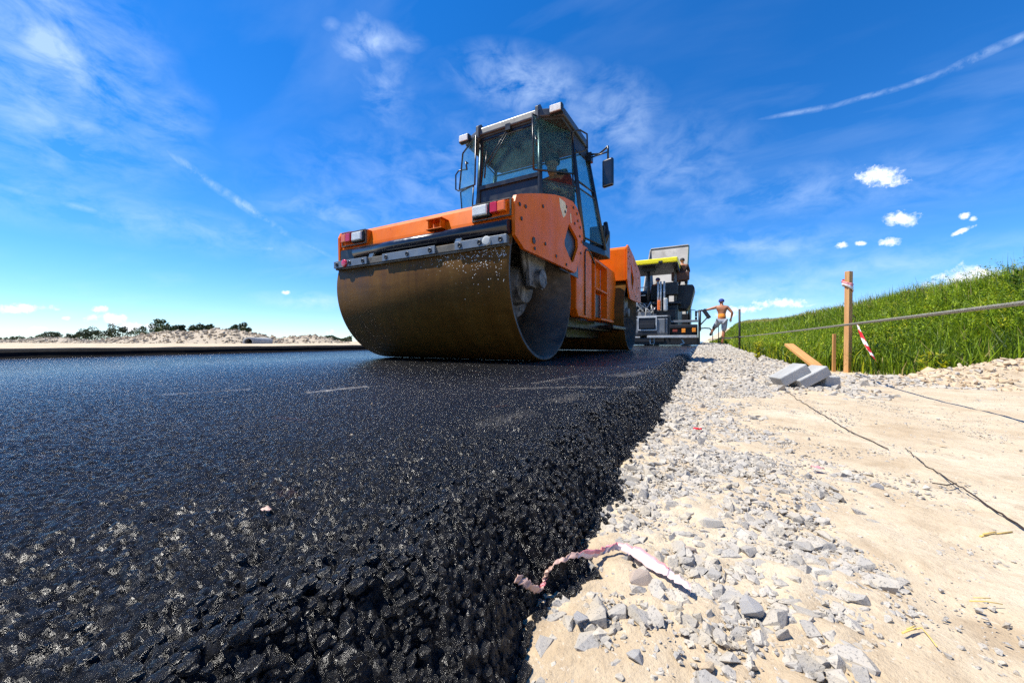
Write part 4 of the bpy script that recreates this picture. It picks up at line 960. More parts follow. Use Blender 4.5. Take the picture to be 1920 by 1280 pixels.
post = mb.build('control_post', MT['pvdark'], pav)
MB().box((2.24, .0, 1.29), (.14, .22, .42), Matrix.Rotation(math.radians(-32), 3, 'Y')).build('control_panel', MT['pvdark'], post, .02)
hop = MB(); hop.prism([(.95, 2.75), (1.72, 2.72), (1.80, 2.55), (1.62, 1.80), (1.50, 1.62), (1.1, 1.62)], 'y', 1.4, 2.7); hop.build('hopper_wing', MT['pvdark'], pav, .05, 3)
mb = MB(); mb.box((1.2, 1.5, 2.98), (.62, .5, .14)); mb.box((1.22, 1.28, 3.10), (.74, .12, .40)); mb.build('outboard_seat', MT['brownseat'], pav, .05, 3)
for s in (-1, 1):
    mb = MB(); P = [(s * 1.0, .9 + a, b) for a, b in ((.1, .1), (2.9, .1), (3.2, .45), (2.9, .85), (.1, .85), (-.1, .45))]
    mb.loft(P, [(p[0] - s * .35, p[1], p[2]) for p in P]); mb.build('crawler_track', MT['rubber'], pav, .05)
pb('hopper', [((0, 4.8, 1.1), (3.0, .1, 1.1)), ((-1.45, 5.6, 1.2), (.1, 1.7, 1.1)), ((1.45, 5.6, 1.2), (.1, 1.7, 1.1)), ((0, 5.6, .7), (2.9, 1.7, .1))], 'pvdark')
sit('operator in dark brown jacket seated high on the right side of the paver', (PX + 1.28, PY + 1.62, 3.09 + .08), 1., 'darkcloth', 'bluecloth', 'hair', 'paver crew on the machine')
sit('operator in navy top under the canopy, left of the middle post', (PX - .95, PY + 1.5, 2.34), 1., 'bluecloth', 'bluecloth', 'hair', 'paver crew on the machine')
sit('operator in dull red top under the canopy, right of the middle post', (PX + .25, PY + 1.5, 2.34), 1., 'redcloth', 'bluecloth', 'bluecap', 'paver crew on the machine')

# ------------------------------------------------------------------ tipper truck with raised bed
TX, TY = -2.05, 22.4
trk = thing('tipper_truck', 'tipper truck with teal body and grey bed raised behind the paver', 'truck', (TX, TY, 0))
W2, Ld = 1.16, 6.35; q = math.radians(53); ca_, sa_ = math.cos(q), math.sin(q)
def bedp(x, l, h): return (x, l * ca_ - h * sa_, 1.35 + l * sa_ + h * ca_)
bed = MB().loft([bedp(-W2, 0, 0), bedp(W2, 0, 0), bedp(W2, Ld, 0), bedp(-W2, Ld, 0)], [bedp(-W2, 0, .06), bedp(W2, 0, .06), bedp(W2, Ld, .06), bedp(-W2, Ld, .06)]).build('bed', MT['bed'], trk)
for s in (-1, 1):
    MB().loft([bedp(s * W2, 0, -.1), bedp(s * W2, Ld, -.1), bedp(s * W2, Ld, .12), bedp(s * W2, 3.2, .7), bedp(s * W2, .1, .9)], [bedp(s * (W2 + .06), 0, -.1), bedp(s * (W2 + .06), Ld, -.1), bedp(s * (W2 + .06), Ld, .12), bedp(s * (W2 + .06), 3.2, .7), bedp(s * (W2 + .06), .1, .9)]).build('bed_side', MT['bed'] if s < 0 else MT['teal'], bed)
MB().loft([bedp(-W2, Ld, -.1), bedp(W2, Ld, -.1), bedp(W2, Ld, .16), bedp(-W2, Ld, .16)], [bedp(-W2, Ld + .06, -.1), bedp(W2, Ld + .06, -.1), bedp(W2, Ld + .06, .16), bedp(-W2, Ld + .06, .16)]).build('headboard', MT['bed'], bed)
mb = MB(); mb.box((0, 3.4, .95), (.9, 7.0, .25)); mb.tube([(0, 3.6, 1.0), (0, 2.9, 4.2)], .1, 12); mb.build('chassis', MT['pvdark'], trk, .02)
cb = MB(); cb.prism([(5.2, .9), (5.2, 2.65), (5.5, 2.8), (6.8, 2.75), (7.1, 1.9), (7.15, .7), (5.4, .7)], 'x', -1.2, 1.25); cb = cb.build('truck_cab', MT['teal'], trk, .06, 3)
MB().box((0, 5.19, 2.15), (1.6, .02, .6)).build('rear_window', MT['glass'], cb); MB().box((1.256, 6.1, 2.15), (.015, .9, .6)).build('door_window', MT['cabdark'], cb)
mb = MB(); mb.tube([(1.25, 6.9, 2.5), (1.52, 6.9, 2.45)], .025, 8); mb.box((1.55, 6.9, 2.2), (.14, .14, .42)); mb.box((1.55, 6.9, 1.86), (.14, .14, .2)); mb.build('truck_mirror', MT['cabdark'], cb, .02)
for y in (1.0, 2.4, 6.0):
    for s in (-1, 1):
        w = MB().lathe([(-.15, .30), (-.15, .48), (-.1, .52), (.1, .52), (.15, .48), (.15, .30)], 'x', (s * 1.05, y, .52), 28).build('wheel', MT['rubber'], trk)
        MB().lathe([(-.13, .001), (-.13, .30), (.13, .30), (.13, .001)], 'x', (s * 1.05, y, .52), 24).build('wheel_rim', MT['pvgrey'], w)
for s in (-1, 1): MB().box((s * 1.02, .3, .95), (.46, .06, .16)).build('tail_lamp', MT['redlens'], trk, .01)

# ------------------------------------------------------------------ stakes, pins, rope, tape
def stake(px, Z, w, ztop, label, nm='wooden_stake', mat='wood', rz=.3, d=.7, cat='stake'):
    q = pw(px, 640, Z); z0 = float(hz(q.x, q.y)) - .1; h = ztop - z0
    mb = MB(); mb.box((0, 0, h / 2), (w, w * d, h)); o = mb.build(nm, MT[mat], None, .003, 2); o.location = (q.x, q.y, z0); o.rotation_euler = (.006, .008, rz); return tag(o, label, cat)
big = stake(1589, 4.4, .072, CAMH + (640 - 509) / 668 * 4.4, 'tall square wooden stake wrapped with red and white tape near its top', rz=TH + .35)
stake(1563, 4.5, .034, CAMH + (640 - 626) / 668 * 4.5, 'short thin wooden peg standing in the grass left of the tall stake', 'wooden_peg', 'oldwood', cat='peg')
a, b = pw(1479, 646, 4.9), pw(1536, 690, 4.0)
d = (b - a); L = d.length; R = d.normalized().to_track_quat('Z', 'Y').to_matrix()
o = MB().box((0, 0, L / 2), (.10, .035, L)).build('leaning_plank', MT['oldwood'], None, .004); o.matrix_world = Matrix.Translation(a) @ R.to_4x4(); tag(o, 'weathered orange plank lying aslant in the grass behind the concrete blocks', 'plank')
rope_x, rope_z = .79, .29
def pin(y, ztop, label, x=rope_x, arm=True, r=.018):
    z0 = float(hz(x, y)) - .12
    t = thing('string_pin', label, 'steel pin', (x, y, 0), 'steel pins along the gravel edge')
    MB().tube([(0, 0, z0), (0, 0, ztop)], r, 10).build('rod', MT['steelpin'], t)
    if arm:
        MB().tube([(-.42, -.02, rope_z - .035), (.10, .0, rope_z + .005)], .014, 8).build('cross_arm', MT['steelpin'], t)
        MB().box((0, 0, rope_z - .005), (.06, .05, .06)).build('clamp', MT['steelpin'], t, .008)
    return t
pin(10.6, CAMH + 60 / 668 * 9.05, 'tall dark steel pin with cross arm holding the rope, nearest of the pins', r=.024)
pin(19.0, .98, 'steel pin beyond the shirtless worker, left of his legs', .60)
pin(22.0, 1.0, 'farthest thin steel pin, seen between the paver and the worker', .42, arm=False)
# three-strand rope
mb = MB(); N = 700
ys = np.concatenate([np.linspace(-.8, 3.2, 560), np.linspace(3.25, 10.6, 140)])
for s in range(3):
    pts = []
    for y in ys:
        ph = 2 * math.pi * (y / .034 + s / 3) if y < 3.2 else 2 * math.pi * (y / .034 * 0 + s / 3)
        sag = -.012 * math.sin(math.pi * (y + .8) / 11.4)
        pts.append((rope_x + .0034 * math.cos(ph), y, rope_z + sag + .0034 * math.sin(ph)))
    mb.tube(pts, .0041, 6)
tag(mb.build('rope', simple('grey_rope', (.22, .21, .17), .8, 0, .35, 120, .4, 300)), 'grey twisted rope stretched in front of the grass to the steel pin', 'rope')
# thin line strung on past the screed
tag(MB().tube([(rope_x, 10.6, rope_z), (.72, 13, .27), (.60, 19.0, .30)], .004, 6).build('string', MT['pvlight']), 'thin pale string running on from the nearest steel pin along the gravel', 'string')
# barrier tape hanging from the stake
def ribbon(nm, pts, w, mats, label, stripes, wid=None, seed=1, crump=.0, thick=True, cat='barrier tape'):
    mb = MB(); pts = [Vector(p) for p in pts]; r = random.Random(seed); n = len(pts); vs = []; K = 4
    for i, p in enumerate(pts):
        t = (pts[min(n - 1, i + 1)] - pts[max(0, i - 1)]).normalized(); a = w[i] if isinstance(w, list) else w
        side = wid(i / (n - 1), t) if wid else t.cross(Vector((0, 1, 0))).normalized()
        nrm = t.cross(side).normalized()
        for k in range(K + 1): vs.append(p + side * a * (k / K - .5) + nrm * r.uniform(-crump, crump))
    fs = []
    for i in range(n - 1):
        for k in range(K): mb_i = stripes(i / (n - 1), k); fs.append(((i * (K + 1) + k, i * (K + 1) + k + 1, (i + 1) * (K + 1) + k + 1, (i + 1) * (K + 1) + k), mb_i))
    for f, m in fs: pass
    mb.v = [tuple(v) for v in vs]
    for f, m in fs: mb.f.append(list(f)); mb.sm.append(True); mb.mi.append(m)
    o = mb.build(nm, mats); sm = o.modifiers.new('Solidify', 'SOLIDIFY'); sm.thickness = .0006; return tag(o, label, cat)
A, B_, = pw(1600, 590, 4.42), pw(1646, 680, 4.05)
pts = [A.lerp(B_, f) + Vector((0, 0, -.06 * math.sin(math.pi * f))) for f in np.linspace(0, 1, 40)]
ribbon('barrier_tape', pts, .042, [MT['tapered'], MT['tapewhite']], 'red and white striped tape hanging from the tall stake down to the stones', lambda f, k: int((f * 3.6 + k * .05) % 1 > .6),
       lambda f, t: Vector((math.cos(3 * f + 1.2), math.sin(3 * f + 1.2), .3)).normalized(), 3, .003)
pts = []; bw = .072
q = pw(1589, 640, 4.4); zt = CAMH + (640 - 535) / 668 * 4.4
for f in np.linspace(0, 1, 30):
    an = 2 * math.pi * f * 1.1 + .4; pts.append(Vector((q.x + .052 * math.cos(an), q.y + .045 * math.sin(an), zt + .04 * math.sin(5 * f))))
ribbon('tape_wrap', pts, [.075 + .02 * math.sin(9 * f) for f in np.linspace(0, 1, 30)], [MT['tapepink'], MT['tapewhite'], MT['tapered']], 'red and white tape knotted round the top of the tall stake', lambda f, k: 1 if k < 2 else (2 if f < .35 else 0), lambda f, t: Vector((0, 0, 1)), 5, .006)
# crumpled tape in the foreground
def gz(px, py, lift):
    x, y = pix(px, py, -.09 + lift); return Vector((x, y, 0))
path = [(970, 1090, .03), (990, 1103, .024), (1010, 1113, .02), (1020, 1098, .028), (1026, 1078, .034), (1050, 1058, .026), (1085, 1046, .022), (1120, 1042, .02), (1155, 1030, .022), (1190, 1040, .022), (1230, 1066, .018), (1262, 1086, .014), (1302, 1112, .008)]
def surf(x, y):
    t = min(1., max(0., (x - float(road_edge(np.float64(y)))) / .098)); r = -.125 * t ** 1.3 + .008
    return max(r if t < 1 else -1, float(hz(x, y)) + .004)
P3 = []
for (x, y, l) in path:
    D_ = .22
    while D_ < 1.5:
        q = pw(x, y, D_)
        if q.z < surf(q.x, q.y) + .006: break
        D_ += .002
    P3.append(q + Vector((0, 0, .003)))
fine = []
for i in range(len(P3) - 1):
    for f in np.linspace(0, 1, 9)[:-1]:
        p0 = P3[max(0, i - 1)]; p1 = P3[i]; p2 = P3[i + 1]; p3 = P3[min(len(P3) - 1, i + 2)]
        fine.append(.5 * ((2 * p1) + (p2 - p0) * f + (2 * p0 - 5 * p1 + 4 * p2 - p3) * f * f + (3 * p1 - p0 - 3 * p2 + p3) * f ** 3))
n = len(fine); rr = random.Random(4)
fine = [p_ + Vector((rr.uniform(-.0018, .0018), rr.uniform(-.0018, .0018), rr.uniform(0, .0022))) for p_ in fine]
ws = [.62 * (.012 + .010 * sstep(.45, .62, np.float64(i / n)) * (1 - .5 * sstep(.8, 1., np.float64(i / n)))) * rr.uniform(.75, 1.15) for i in range(n)]
ribbon('crumpled_tape', fine, [float(w) for w in ws], [MT['tapedull'], MT['tapefaded'], MT['tapepink']], 'crumpled faded red and white tape half buried in the asphalt edge', lambda f, k: (2 if .19 < f < .27 else 0) if f < .5 else (2 if (k >= 3 and f < .9) or (.52 < f < .62 and k > 1) else 1),
       lambda f, t: Vector((.25 + .4 * math.sin(f * 11), .75, .45 + .35 * math.cos(f * 9))).normalized(), 9, .0007)
# ---------------------------------------------------------------- concrete blocks
def block(px, py, Z, rx, ry, rz, dims, label, lift=0.):
    p = pw(px, py, Z); o = MB().box((0, 0, 0), dims).build('concrete_block', MT['concrete'], None, .006, 2); o.location = p; o.rotation_euler = (rx, ry, rz)
    return tag(o, label, 'concrete block', 'concrete paving blocks')
block(1480, 702, 2.17, 0, math.radians(-31), TH - .12, (.170, .12, .060), 'leftmost concrete block, propped up at a slant on the gravel')
block(1515, 706, 2.14, 0, math.radians(-29), TH - .05, (.180, .12, .060), 'middle concrete block, leaning on its neighbour, dark gap beneath its right end')
block(1546, 714, 2.16, 0, 0, TH + .10, (.095, .11, .062), 'smallest looking concrete block, lying flat at the right end of the row')
# ---------------------------------------------------------------- wire, straw, scraps
def ground_path(L, lift=.004):
    out = []
    for (x, y) in L:
        z = -.105
        for _ in range(3): g = pix(x, y, z); z = float(hz(*g)) + lift
        out.append((g[0], g[1], z))
    return out
def wig(L, n=10, amp=2.2, seed=1):
    r = random.Random(seed); out = []
    for (a, b) in zip(L[:-1], L[1:]):
        for i in range(n): f = i / n; out.append((a[0] + (b[0] - a[0]) * f + r.uniform(-amp, amp) * .6, a[1] + (b[1] - a[1]) * f + r.uniform(-amp, amp)))
    return out + [L[-1]]
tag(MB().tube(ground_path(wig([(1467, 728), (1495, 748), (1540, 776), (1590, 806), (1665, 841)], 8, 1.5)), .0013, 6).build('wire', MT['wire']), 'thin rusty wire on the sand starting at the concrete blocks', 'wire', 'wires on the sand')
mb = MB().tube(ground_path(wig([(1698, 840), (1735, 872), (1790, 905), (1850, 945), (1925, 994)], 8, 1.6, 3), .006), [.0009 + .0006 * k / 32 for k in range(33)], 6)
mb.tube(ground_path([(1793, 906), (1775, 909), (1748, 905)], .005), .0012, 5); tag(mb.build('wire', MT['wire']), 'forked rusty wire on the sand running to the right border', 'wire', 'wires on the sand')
def straw(L, r, label, seed):
    mb = MB(); g = ground_path(L, .005); mb.tube(g, [r * (1 - .5 * i / len(g)) for i in range(len(g))], 5)
    h = [(p[0] + .004, p[1] + .003, p[2] + .003) for p in g[:2]]; mb.tube(h, r * .7, 5)
    return tag(mb.build('straw', MT['straw']), label, 'straw', 'dry straws on the sand')
straw([(1838, 1005), (1862, 1001), (1898, 996)], .0013, 'short yellow straw on the sand under the end of the forked wire', 1)
straw([(1692, 1186), (1708, 1180), (1728, 1176), (1742, 1192), (1757, 1212)], .0009, 'bent dry straw on the bare sand at the bottom right', 2)
straw([(1818, 1126), (1850, 1127), (1880, 1132)], .0007, 'straight pale straw on the sand above the bottom right corner', 3)
def scrap(px, py, s, mat, label, seed, z=-.1):
    x, y = pix(px, py, z); r = random.Random(seed); mb = MB(); c = Vector((x, y, (float(hz(x, y)) if z < -.05 else 0) + .012 if z < -.05 else .006)); n = 5; vs = []
    for i in range(n + 1):
        for k in range(4): vs.append(c + Vector(((i / n - .5) * s * 2.2, (k / 3 - .5) * s * (1 + .3 * math.sin(i)), r.uniform(-.2, .3) * s)))
    mb.add(vs, [(i * 4 + k, i * 4 + k + 1, i * 4 + k + 5, i * 4 + k + 4) for i in range(n) for k in range(3)], True)
    o = mb.build('scrap', MT[mat]); o.modifiers.new('Solidify', 'SOLIDIFY').thickness = .0006; return tag(o, label, 'scrap')
scrap(1308, 806, .011, 'tapered', 'tiny red scrap among the gravel, nearest to the asphalt', 1)
scrap(1533, 884, .010, 'tapepink', 'faded pink scrap of tape at the sand edge of the gravel', 2)
scrap(500, 965, .0055, 'tapedull', 'pale dry leaf fragment lying alone on the black asphalt', 3, 0.)

# ------------------------------------------------------------------ rubble heaps, pipe, trees on the left
def heap(nm, prof, D0, D1, label, seed, ns):
    """prof: (px, ytop) outline as seen; the ridge stands at depth D1, the foot at D0"""
    rng = np.random.default_rng(seed); px = np.array([p[0] for p in prof], float); yt = np.array([p[1] for p in prof], float)
    cols = np.linspace(px[0], px[-1], 90); rows = np.linspace(0, 1.7, 26); V = []
    for f in rows:
        D = D0 + (D1 - D0) * f
        for x in cols:
            h = (645.5 - np.interp(x, px, yt)) / 668 * D1; q = pw(x, 640, D)
            s = math.sin(min(f, 1) * math.pi / 2) if f <= 1 else max(0, 1 - ((f - 1) / .7) ** 1.5)
            V.append((q.x, q.y, .08 + max(0, h) * s * (1 + .25 * (float(vn(x * .09, f * 6, seed)) - .5))))
    V = np.array(V); i = (np.arange(25)[:, None] * 90 + np.arange(89)[None]).ravel()
    F = np.stack([i, i + 1, i + 91, i + 90], 1)
    k = rng.integers(0, len(V) - 91, ns); P = V[k] + rng.normal(0, .05, (ns, 3)) * np.array([2, 2, .4]); s = .035 + .11 * rng.uniform(0, 1, ns) ** 2.2
    which = rng.integers(0, len(HULLS), ns); R = rots(ns, .8, rng); Vs = [V]; Fs = [np.concatenate([F[:, [0, 1, 2]], F[:, [0, 2, 3]]])]; off = len(V)
    for h, (Vh, Fh) in enumerate(HULLS):
        idx = np.where(which == h)[0]; W = np.einsum('nij,vj->nvi', R[idx], Vh) * s[idx][:, None, None] + P[idx][:, None]
        Vs.append(W.reshape(-1, 3)); Fs.append((Fh[None] + (np.arange(len(idx)) * len(Vh))[:, None, None] + off).reshape(-1, 3)); off += len(idx) * len(Vh)
    return tag(np_mesh(nm, np.concatenate(Vs), np.concatenate(Fs), MT['rubble'], False), label, 'rubble heap', 'rubble heaps across the road')
heap('rubble_heap', [(-60, 643), (0, 642), (40, 640.5), (75, 637), (110, 635.5), (140, 638), (165, 642), (190, 646)], 17, 19.5, 'low rubble heap at the left border, flattest of the heaps', 1, 900)
heap('rubble_heap', [(150, 645), (190, 640), (230, 636), (270, 631), (300, 625), (318, 622.5), (345, 625), (365, 625.5), (380, 621), (405, 620.5), (435, 621.5), (465, 626), (500, 632), (525, 640), (545, 646)], 15.5, 18, 'largest rubble heap, two crests, below the round dark trees', 2, 2200)
heap('rubble_heap', [(505, 646), (525, 638), (545, 633.5), (570, 632), (590, 632), (605, 635), (625, 640), (650, 646)], 18, 20, 'small rubble heap at the right end, next to the roller drum', 3, 700)
q = pw(485, 645, 14.5); cpipe = MB(); cpipe.lathe([(-.9, .13), (-.9, .19), (.9, .19), (.9, .13), (-.9, .13)], 'y', (0, 0, 0), 24)
o = cpipe.build('concrete_pipe', MT['concrete']); o.location = (q.x, q.y, .15); o.rotation_euler.z = TH + .25; tag(o, 'grey concrete pipe end lying at the foot of the largest rubble heap', 'pipe')
def tree(px, ytop, halfw, D, label, mats, seed, ybase=646, spread_=1.):
    rng = np.random.default_rng(seed); q = pw(px, 640, D); H = (ybase - ytop) / 668 * D; Rw = halfw / 668 * D
    t = thing('tree', label, 'tree', (q.x, q.y, 0), 'trees behind the rubble heaps')
    mb = MB(); mb.tube([(0, 0, -.3), (.05 * H, 0, .3 * H), (0, .02 * H, .65 * H)], [.035 * H, .026 * H, .012 * H], 7)
    for k in range(5):
        a = 6.28 * k / 5 + seed; mb.tube([(.03 * H, 0, .28 * H), (math.cos(a) * Rw * .4, math.sin(a) * Rw * .4, .5 * H), (math.cos(a) * Rw * .75, math.sin(a) * Rw * .75, .68 * H)], [.015 * H, .01 * H, .004 * H], 5)
    mb.build('trunk', MT['greenbark'], t)
    nb = 16; C = rng.normal(0, 1, (nb, 3)); C /= np.linalg.norm(C, axis=1)[:, None]; C *= (rng.uniform(.25, .85, nb) ** .6)[:, None]
    C = C * np.array([Rw * .85, Rw * .85, H * .36]) + np.array([0, 0, H * .58]); rad = rng.uniform(.22, .42, nb) * min(Rw, H * .5)
    n = 1500; b = rng.integers(0, nb, n); d = rng.normal(0, 1, (n, 3)); d /= np.linalg.norm(d, axis=1)[:, None]
    P = C[b] + d * (rad[b] * rng.uniform(.55, 1.12, n))[:, None]; P = P[P[:, 2] < H * 1.02]; n = len(P); s = .030 * H * rng.uniform(.6, 1.4, n) + .05
    a1 = rng.normal(0, 1, (n, 3)); a1 /= np.linalg.norm(a1, axis=1)[:, None]; a2 = np.cross(a1, rng.normal(0, 1, (n, 3))); a2 /= np.linalg.norm(a2, axis=1)[:, None]
    a1 *= s[:, None]; a2 *= s[:, None] * .7
    V = np.stack([P - a1, P - a2, P + a1, P + a2], 1).reshape(-1, 3); F = np.arange(n * 4).reshape(-1, 4)
    o = np_mesh('crown', V, F, [MT[m] for m in mats], False, rng.integers(0, len(mats), n)); o.parent = t
    return t
DK = ['leafA', 'leafB']; LT = ['leafC', 'leafA']
for (px, yt, hw, D, lab, m) in (
    (12, 635, 30, 150, 'low bush-like tree row end at the left border, lowest of the trees', DK),
    (55, 632, 26, 150, 'low rounded tree second from the left border', DK),
    (97, 625, 17, 140, 'small dark tree standing above the flattest rubble heap', DK),
    (135, 628, 10, 145, 'smallest tree, a narrow dark crown left of the wide one', DK),
    (160, 621, 13, 140, 'dark tree with a pointed crown touching the wide tree on its left', DK),
    (208, 612, 36, 130, 'widest dark tree, a broad dome left of the largest heap', DK),
    (262, 617, 26, 135, 'mid green sloping tree between the broad dome and the light green tree', ['leafA', 'leafC']),
    (299, 601, 17, 130, 'tallest tree, light green crown rising above the heap', LT),
    (320, 612, 12, 128, 'dark tree tucked in front of the light green tree at its right', DK),
    (341, 609, 10, 135, 'narrow dark tree behind the dip between the two crests of the heap', DK),
    (369, 608, 16, 135, 'dark tree behind the right crest of the heap, flat ragged top', DK),
    (394, 611, 9, 137, 'small dark tree ending the row on its right', DK),
    (436, 608, 12, 120, 'left one of the pair of round trees standing apart', DK),
    (460, 606, 13, 120, 'right one of the pair of round trees standing apart, slightly taller', DK)):
    tree(px, yt, hw, D, lab, m, int(px) + 3)
def ridge(nm, px0, px1, D, yt, mat, seed):
    rng = np.random.default_rng(seed); n = 1600; px = rng.uniform(px0, px1, n); H = (646 - yt) / 668 * D; V = []
    for x in px:
        q = pw(x, 640, D + rng.uniform(-4, 4)); z = abs(rng.uniform(0, 1)) * H * (.6 + .7 * float(vn(x * .05, 0, seed))); s = .35
        a = rng.normal(0, 1, 3); a = a / np.linalg.norm(a) * s; b = np.cross(a, rng.normal(0, 1, 3)); b = b / np.linalg.norm(b) * s * .8; p = np.array((q.x, q.y, z)); V += [p - a, p - b, p + a, p + b]
    return tag(np_mesh(nm, np.array(V), np.arange(n * 4).reshape(-1, 4), [MT['leafA'], MT['leafB']], False, rng.integers(0, 2, n)), kind='stuff')
ridge('far_woods', -300, 60, 170, 637, 'leafA', 5); ridge('far_woods', 600, 660, 170, 636.5, 'leafA', 6); ridge('far_woods', 60, 280, 165, 634, 'leafA', 8)
# brown spoil mounds on the horizon beyond the embankment
def mound(px, D, w, h, label, seed):
    q = pw(px, 640, D); bm = bmesh.new(); bmesh.ops.create_icosphere(bm, subdivisions=4, radius=1.); rg = random.Random(seed)
    for v in bm.verts: v.co *= 1 + .16 * (float(vn(v.co.x * 3 + 5, v.co.y * 3 + v.co.z * 2, seed)) - .5)
    me = bpy.data.meshes.new('spoil_mound'); bm.to_mesh(me); bm.free(); me.materials.append(MT['brownstone'])
    o = bpy.data.objects.new('spoil_mound', me); COL.objects.link(o); g = float(hz(q.x, q.y)); o.location = (q.x, q.y, g - .2); o.scale = (w, w, h + .2); return tag(o, label, 'mound', 'spoil mounds beyond the embankment')
mound(1452, 66, 1.9, 1.0, 'left one of the brown earth mounds peeking over the embankment', 1)
mound(1478, 64, 2.2, 1.2, 'right one of the brown earth mounds peeking over the embankment', 2)

# ------------------------------------------------------------------ light, sky
EL = math.radians(60); AZ = math.radians(244)       # azimuth from +Y towards +X
sd = Vector((math.sin(AZ) * math.cos(EL), math.cos(AZ) * math.cos(EL), math.sin(EL)))
sun = bpy.data.lights.new('sun', 'SUN'); sun.energy = 4.9; sun.angle = math.radians(.53); sun.color = (1., .95, .86)
so = bpy.data.objects.new('sun', sun); COL.objects.link(so); so.rotation_euler = sd.to_track_quat('Z', 'Y').to_euler(); so.location = (0, 0, 30)
W = bpy.data.worlds.new('World'); S.world = W; W.use_nodes = True; nt = W.node_tree
bg = nt.nodes['Background']; bg.inputs['Strength'].default_value = .106
sky = nn(nt, 'ShaderNodeTexSky'); sky.sky_type = 'NISHITA'; sky.sun_disc = False; sky.sun_elevation = EL; sky.sun_rotation = AZ
sky.air_density = 1.0; sky.dust_density = .0; sky.ozone_density = 3.0; sky.altitude = 200
hsv = nn(nt, 'ShaderNodeHueSaturation'); hsv.inputs['Saturation'].default_value = 1.20; hsv.inputs['Value'].default_value = 1.02
nt.links.new(mixc(nt, 1., sky.outputs[0], (.76, .925, 1.20), 'MULTIPLY'), hsv.inputs['Color'])
tc = nn(nt, 'ShaderNodeTexCoord'); dirn = tc.outputs['Generated']
nrm = nn(nt, 'ShaderNodeVectorMath', operation='NORMALIZE'); nt.links.new(dirn, nrm.inputs[0]); D = nrm.outputs[0]
sep = nn(nt, 'ShaderNodeSeparateXYZ'); nt.links.new(D, sep.inputs[0])
# cloud layer: directions projected on a flat deck
den = mth(nt, 'ADD', mth(nt, 'MAXIMUM', sep.outputs[2], 0.), .12)
cmb = nn(nt, 'ShaderNodeCombineXYZ')
nt.links.new(mth(nt, 'DIVIDE', sep.outputs[0], den), cmb.inputs[0]); nt.links.new(mth(nt, 'DIVIDE', sep.outputs[1], den), cmb.inputs[1])
deck = cmb.outputs[0]
def dvec(x, y): 
    v = Vector((CS * (x - 960) / 668 - SN, SN * (x - 960) / 668 + CS, (640 - y) / 668)); return v.normalized()
def dotv(v):
    n = nn(nt, 'ShaderNodeVectorMath', operation='DOT_PRODUCT'); n.inputs[1].default_value = v; nt.links.new(D, n.inputs[0]); return n.outputs['Value']
wisp = noise(nt, mapping(nt, deck, (1.0, 2.4, 1), (0, 0, math.radians(25))), 1.5, 7, .52, .25)
wisp2 = noise(nt, mapping(nt, deck, (.8, 1.6, 1), (0, 0, math.radians(-20)), (3, 1, 0)), .7, 6, .55, .5)
fine = noise(nt, mapping(nt, D, (1, 1, 1.8)), 13, 10, .62, .35)
puffn = mth(nt, 'MULTIPLY_ADD', noise(nt, D, 95, 6, .65, .3), .5, mth(nt, 'MULTIPLY', noise(nt, D, 34, 8, .62, .25), .5))
veil = mth(nt, 'MULTIPLY', ramp(nt, wisp, [(.46, 0.), (.80, 1.)]), ramp(nt, wisp2, [(.42, 0.), (.62, 1.)]))
veil = mth(nt, 'MULTIPLY', veil, .16)
def blob(x, y, rx, ry, ang=0.):
    """1 at the middle of a patch of sky centred on a direction, 0 at its rim; radii as tangents"""
    c = dvec(x, y); e = dvec(x + math.cos(ang) * 20, y + math.sin(ang) * 20); t1 = (e - c * e.dot(c)).normalized(); t2 = c.cross(t1)
    k = 1 / (Vector(((x - 960) / 668, (640 - y) / 668, 1))).length
    m = nn(nt, 'ShaderNodeMapping', vector_type='TEXTURE'); m.inputs['Location'].default_value = c
    m.inputs['Rotation'].default_value = Matrix((t1, t2, c)).transposed().to_euler('XYZ'); m.inputs['Scale'].default_value = (rx / 668 * k, ry / 668 * k, .6)
    nt.links.new(D, m.inputs['Vector']); g = nn(nt, 'ShaderNodeTexGradient', gradient_type='SPHERICAL'); nt.links.new(m.outputs[0], g.inputs[0]); return g.outputs['Fac']
soft = None
for (x, y, rx, ry, an, am) in ((690, 80, 70, 34, -.1, .50), (622, 48, 22, 14, 0, .22), (745, 78, 56, 20, .1, .26), (690, 42, 46, 18, .6, .26), (100, 110, 170, 190, .5, .42), (95, 80, 70, 75, 0, .55), (60, 230, 260, 130, .2, .30), (300, 225, 95, 60, -.5, .25), (720, 150, 55, 70, 1., .25), (985, 160, 150, 60, .2, .42), (720, 190, 70, 45, .8, .22), (1150, 225, 130, 80, .5, .30), (1240, 320, 200, 110, .1, .20),
                        (900, 330, 420, 120, -.1, .20), (1500, 360, 420, 60, -.12, .20), (640, 400, 160, 45, .1, .25), (600, 565, 110, 18, .05, .5), (1440, 460, 170, 40, -.05, .30), (1330, 560, 320, 60, -.05, .38), (1620, 500, 260, 40, -.1, .28), (300, 420, 420, 50, .18, .22), (120, 360, 220, 40, .2, .20)):
    f = mth(nt, 'MULTIPLY', blob(x, y, rx * 1.15, ry * 1.15, an), am * 1.35); soft = f if soft is None else mth(nt, 'MAXIMUM', soft, f)
soft = mth(nt, 'MULTIPLY', soft, ramp(nt, fine, [(.36, 0.), (.70, 1.)]))
cl = mth(nt, 'MAXIMUM', veil, mth(nt, 'MINIMUM', soft, .5))
puff = None
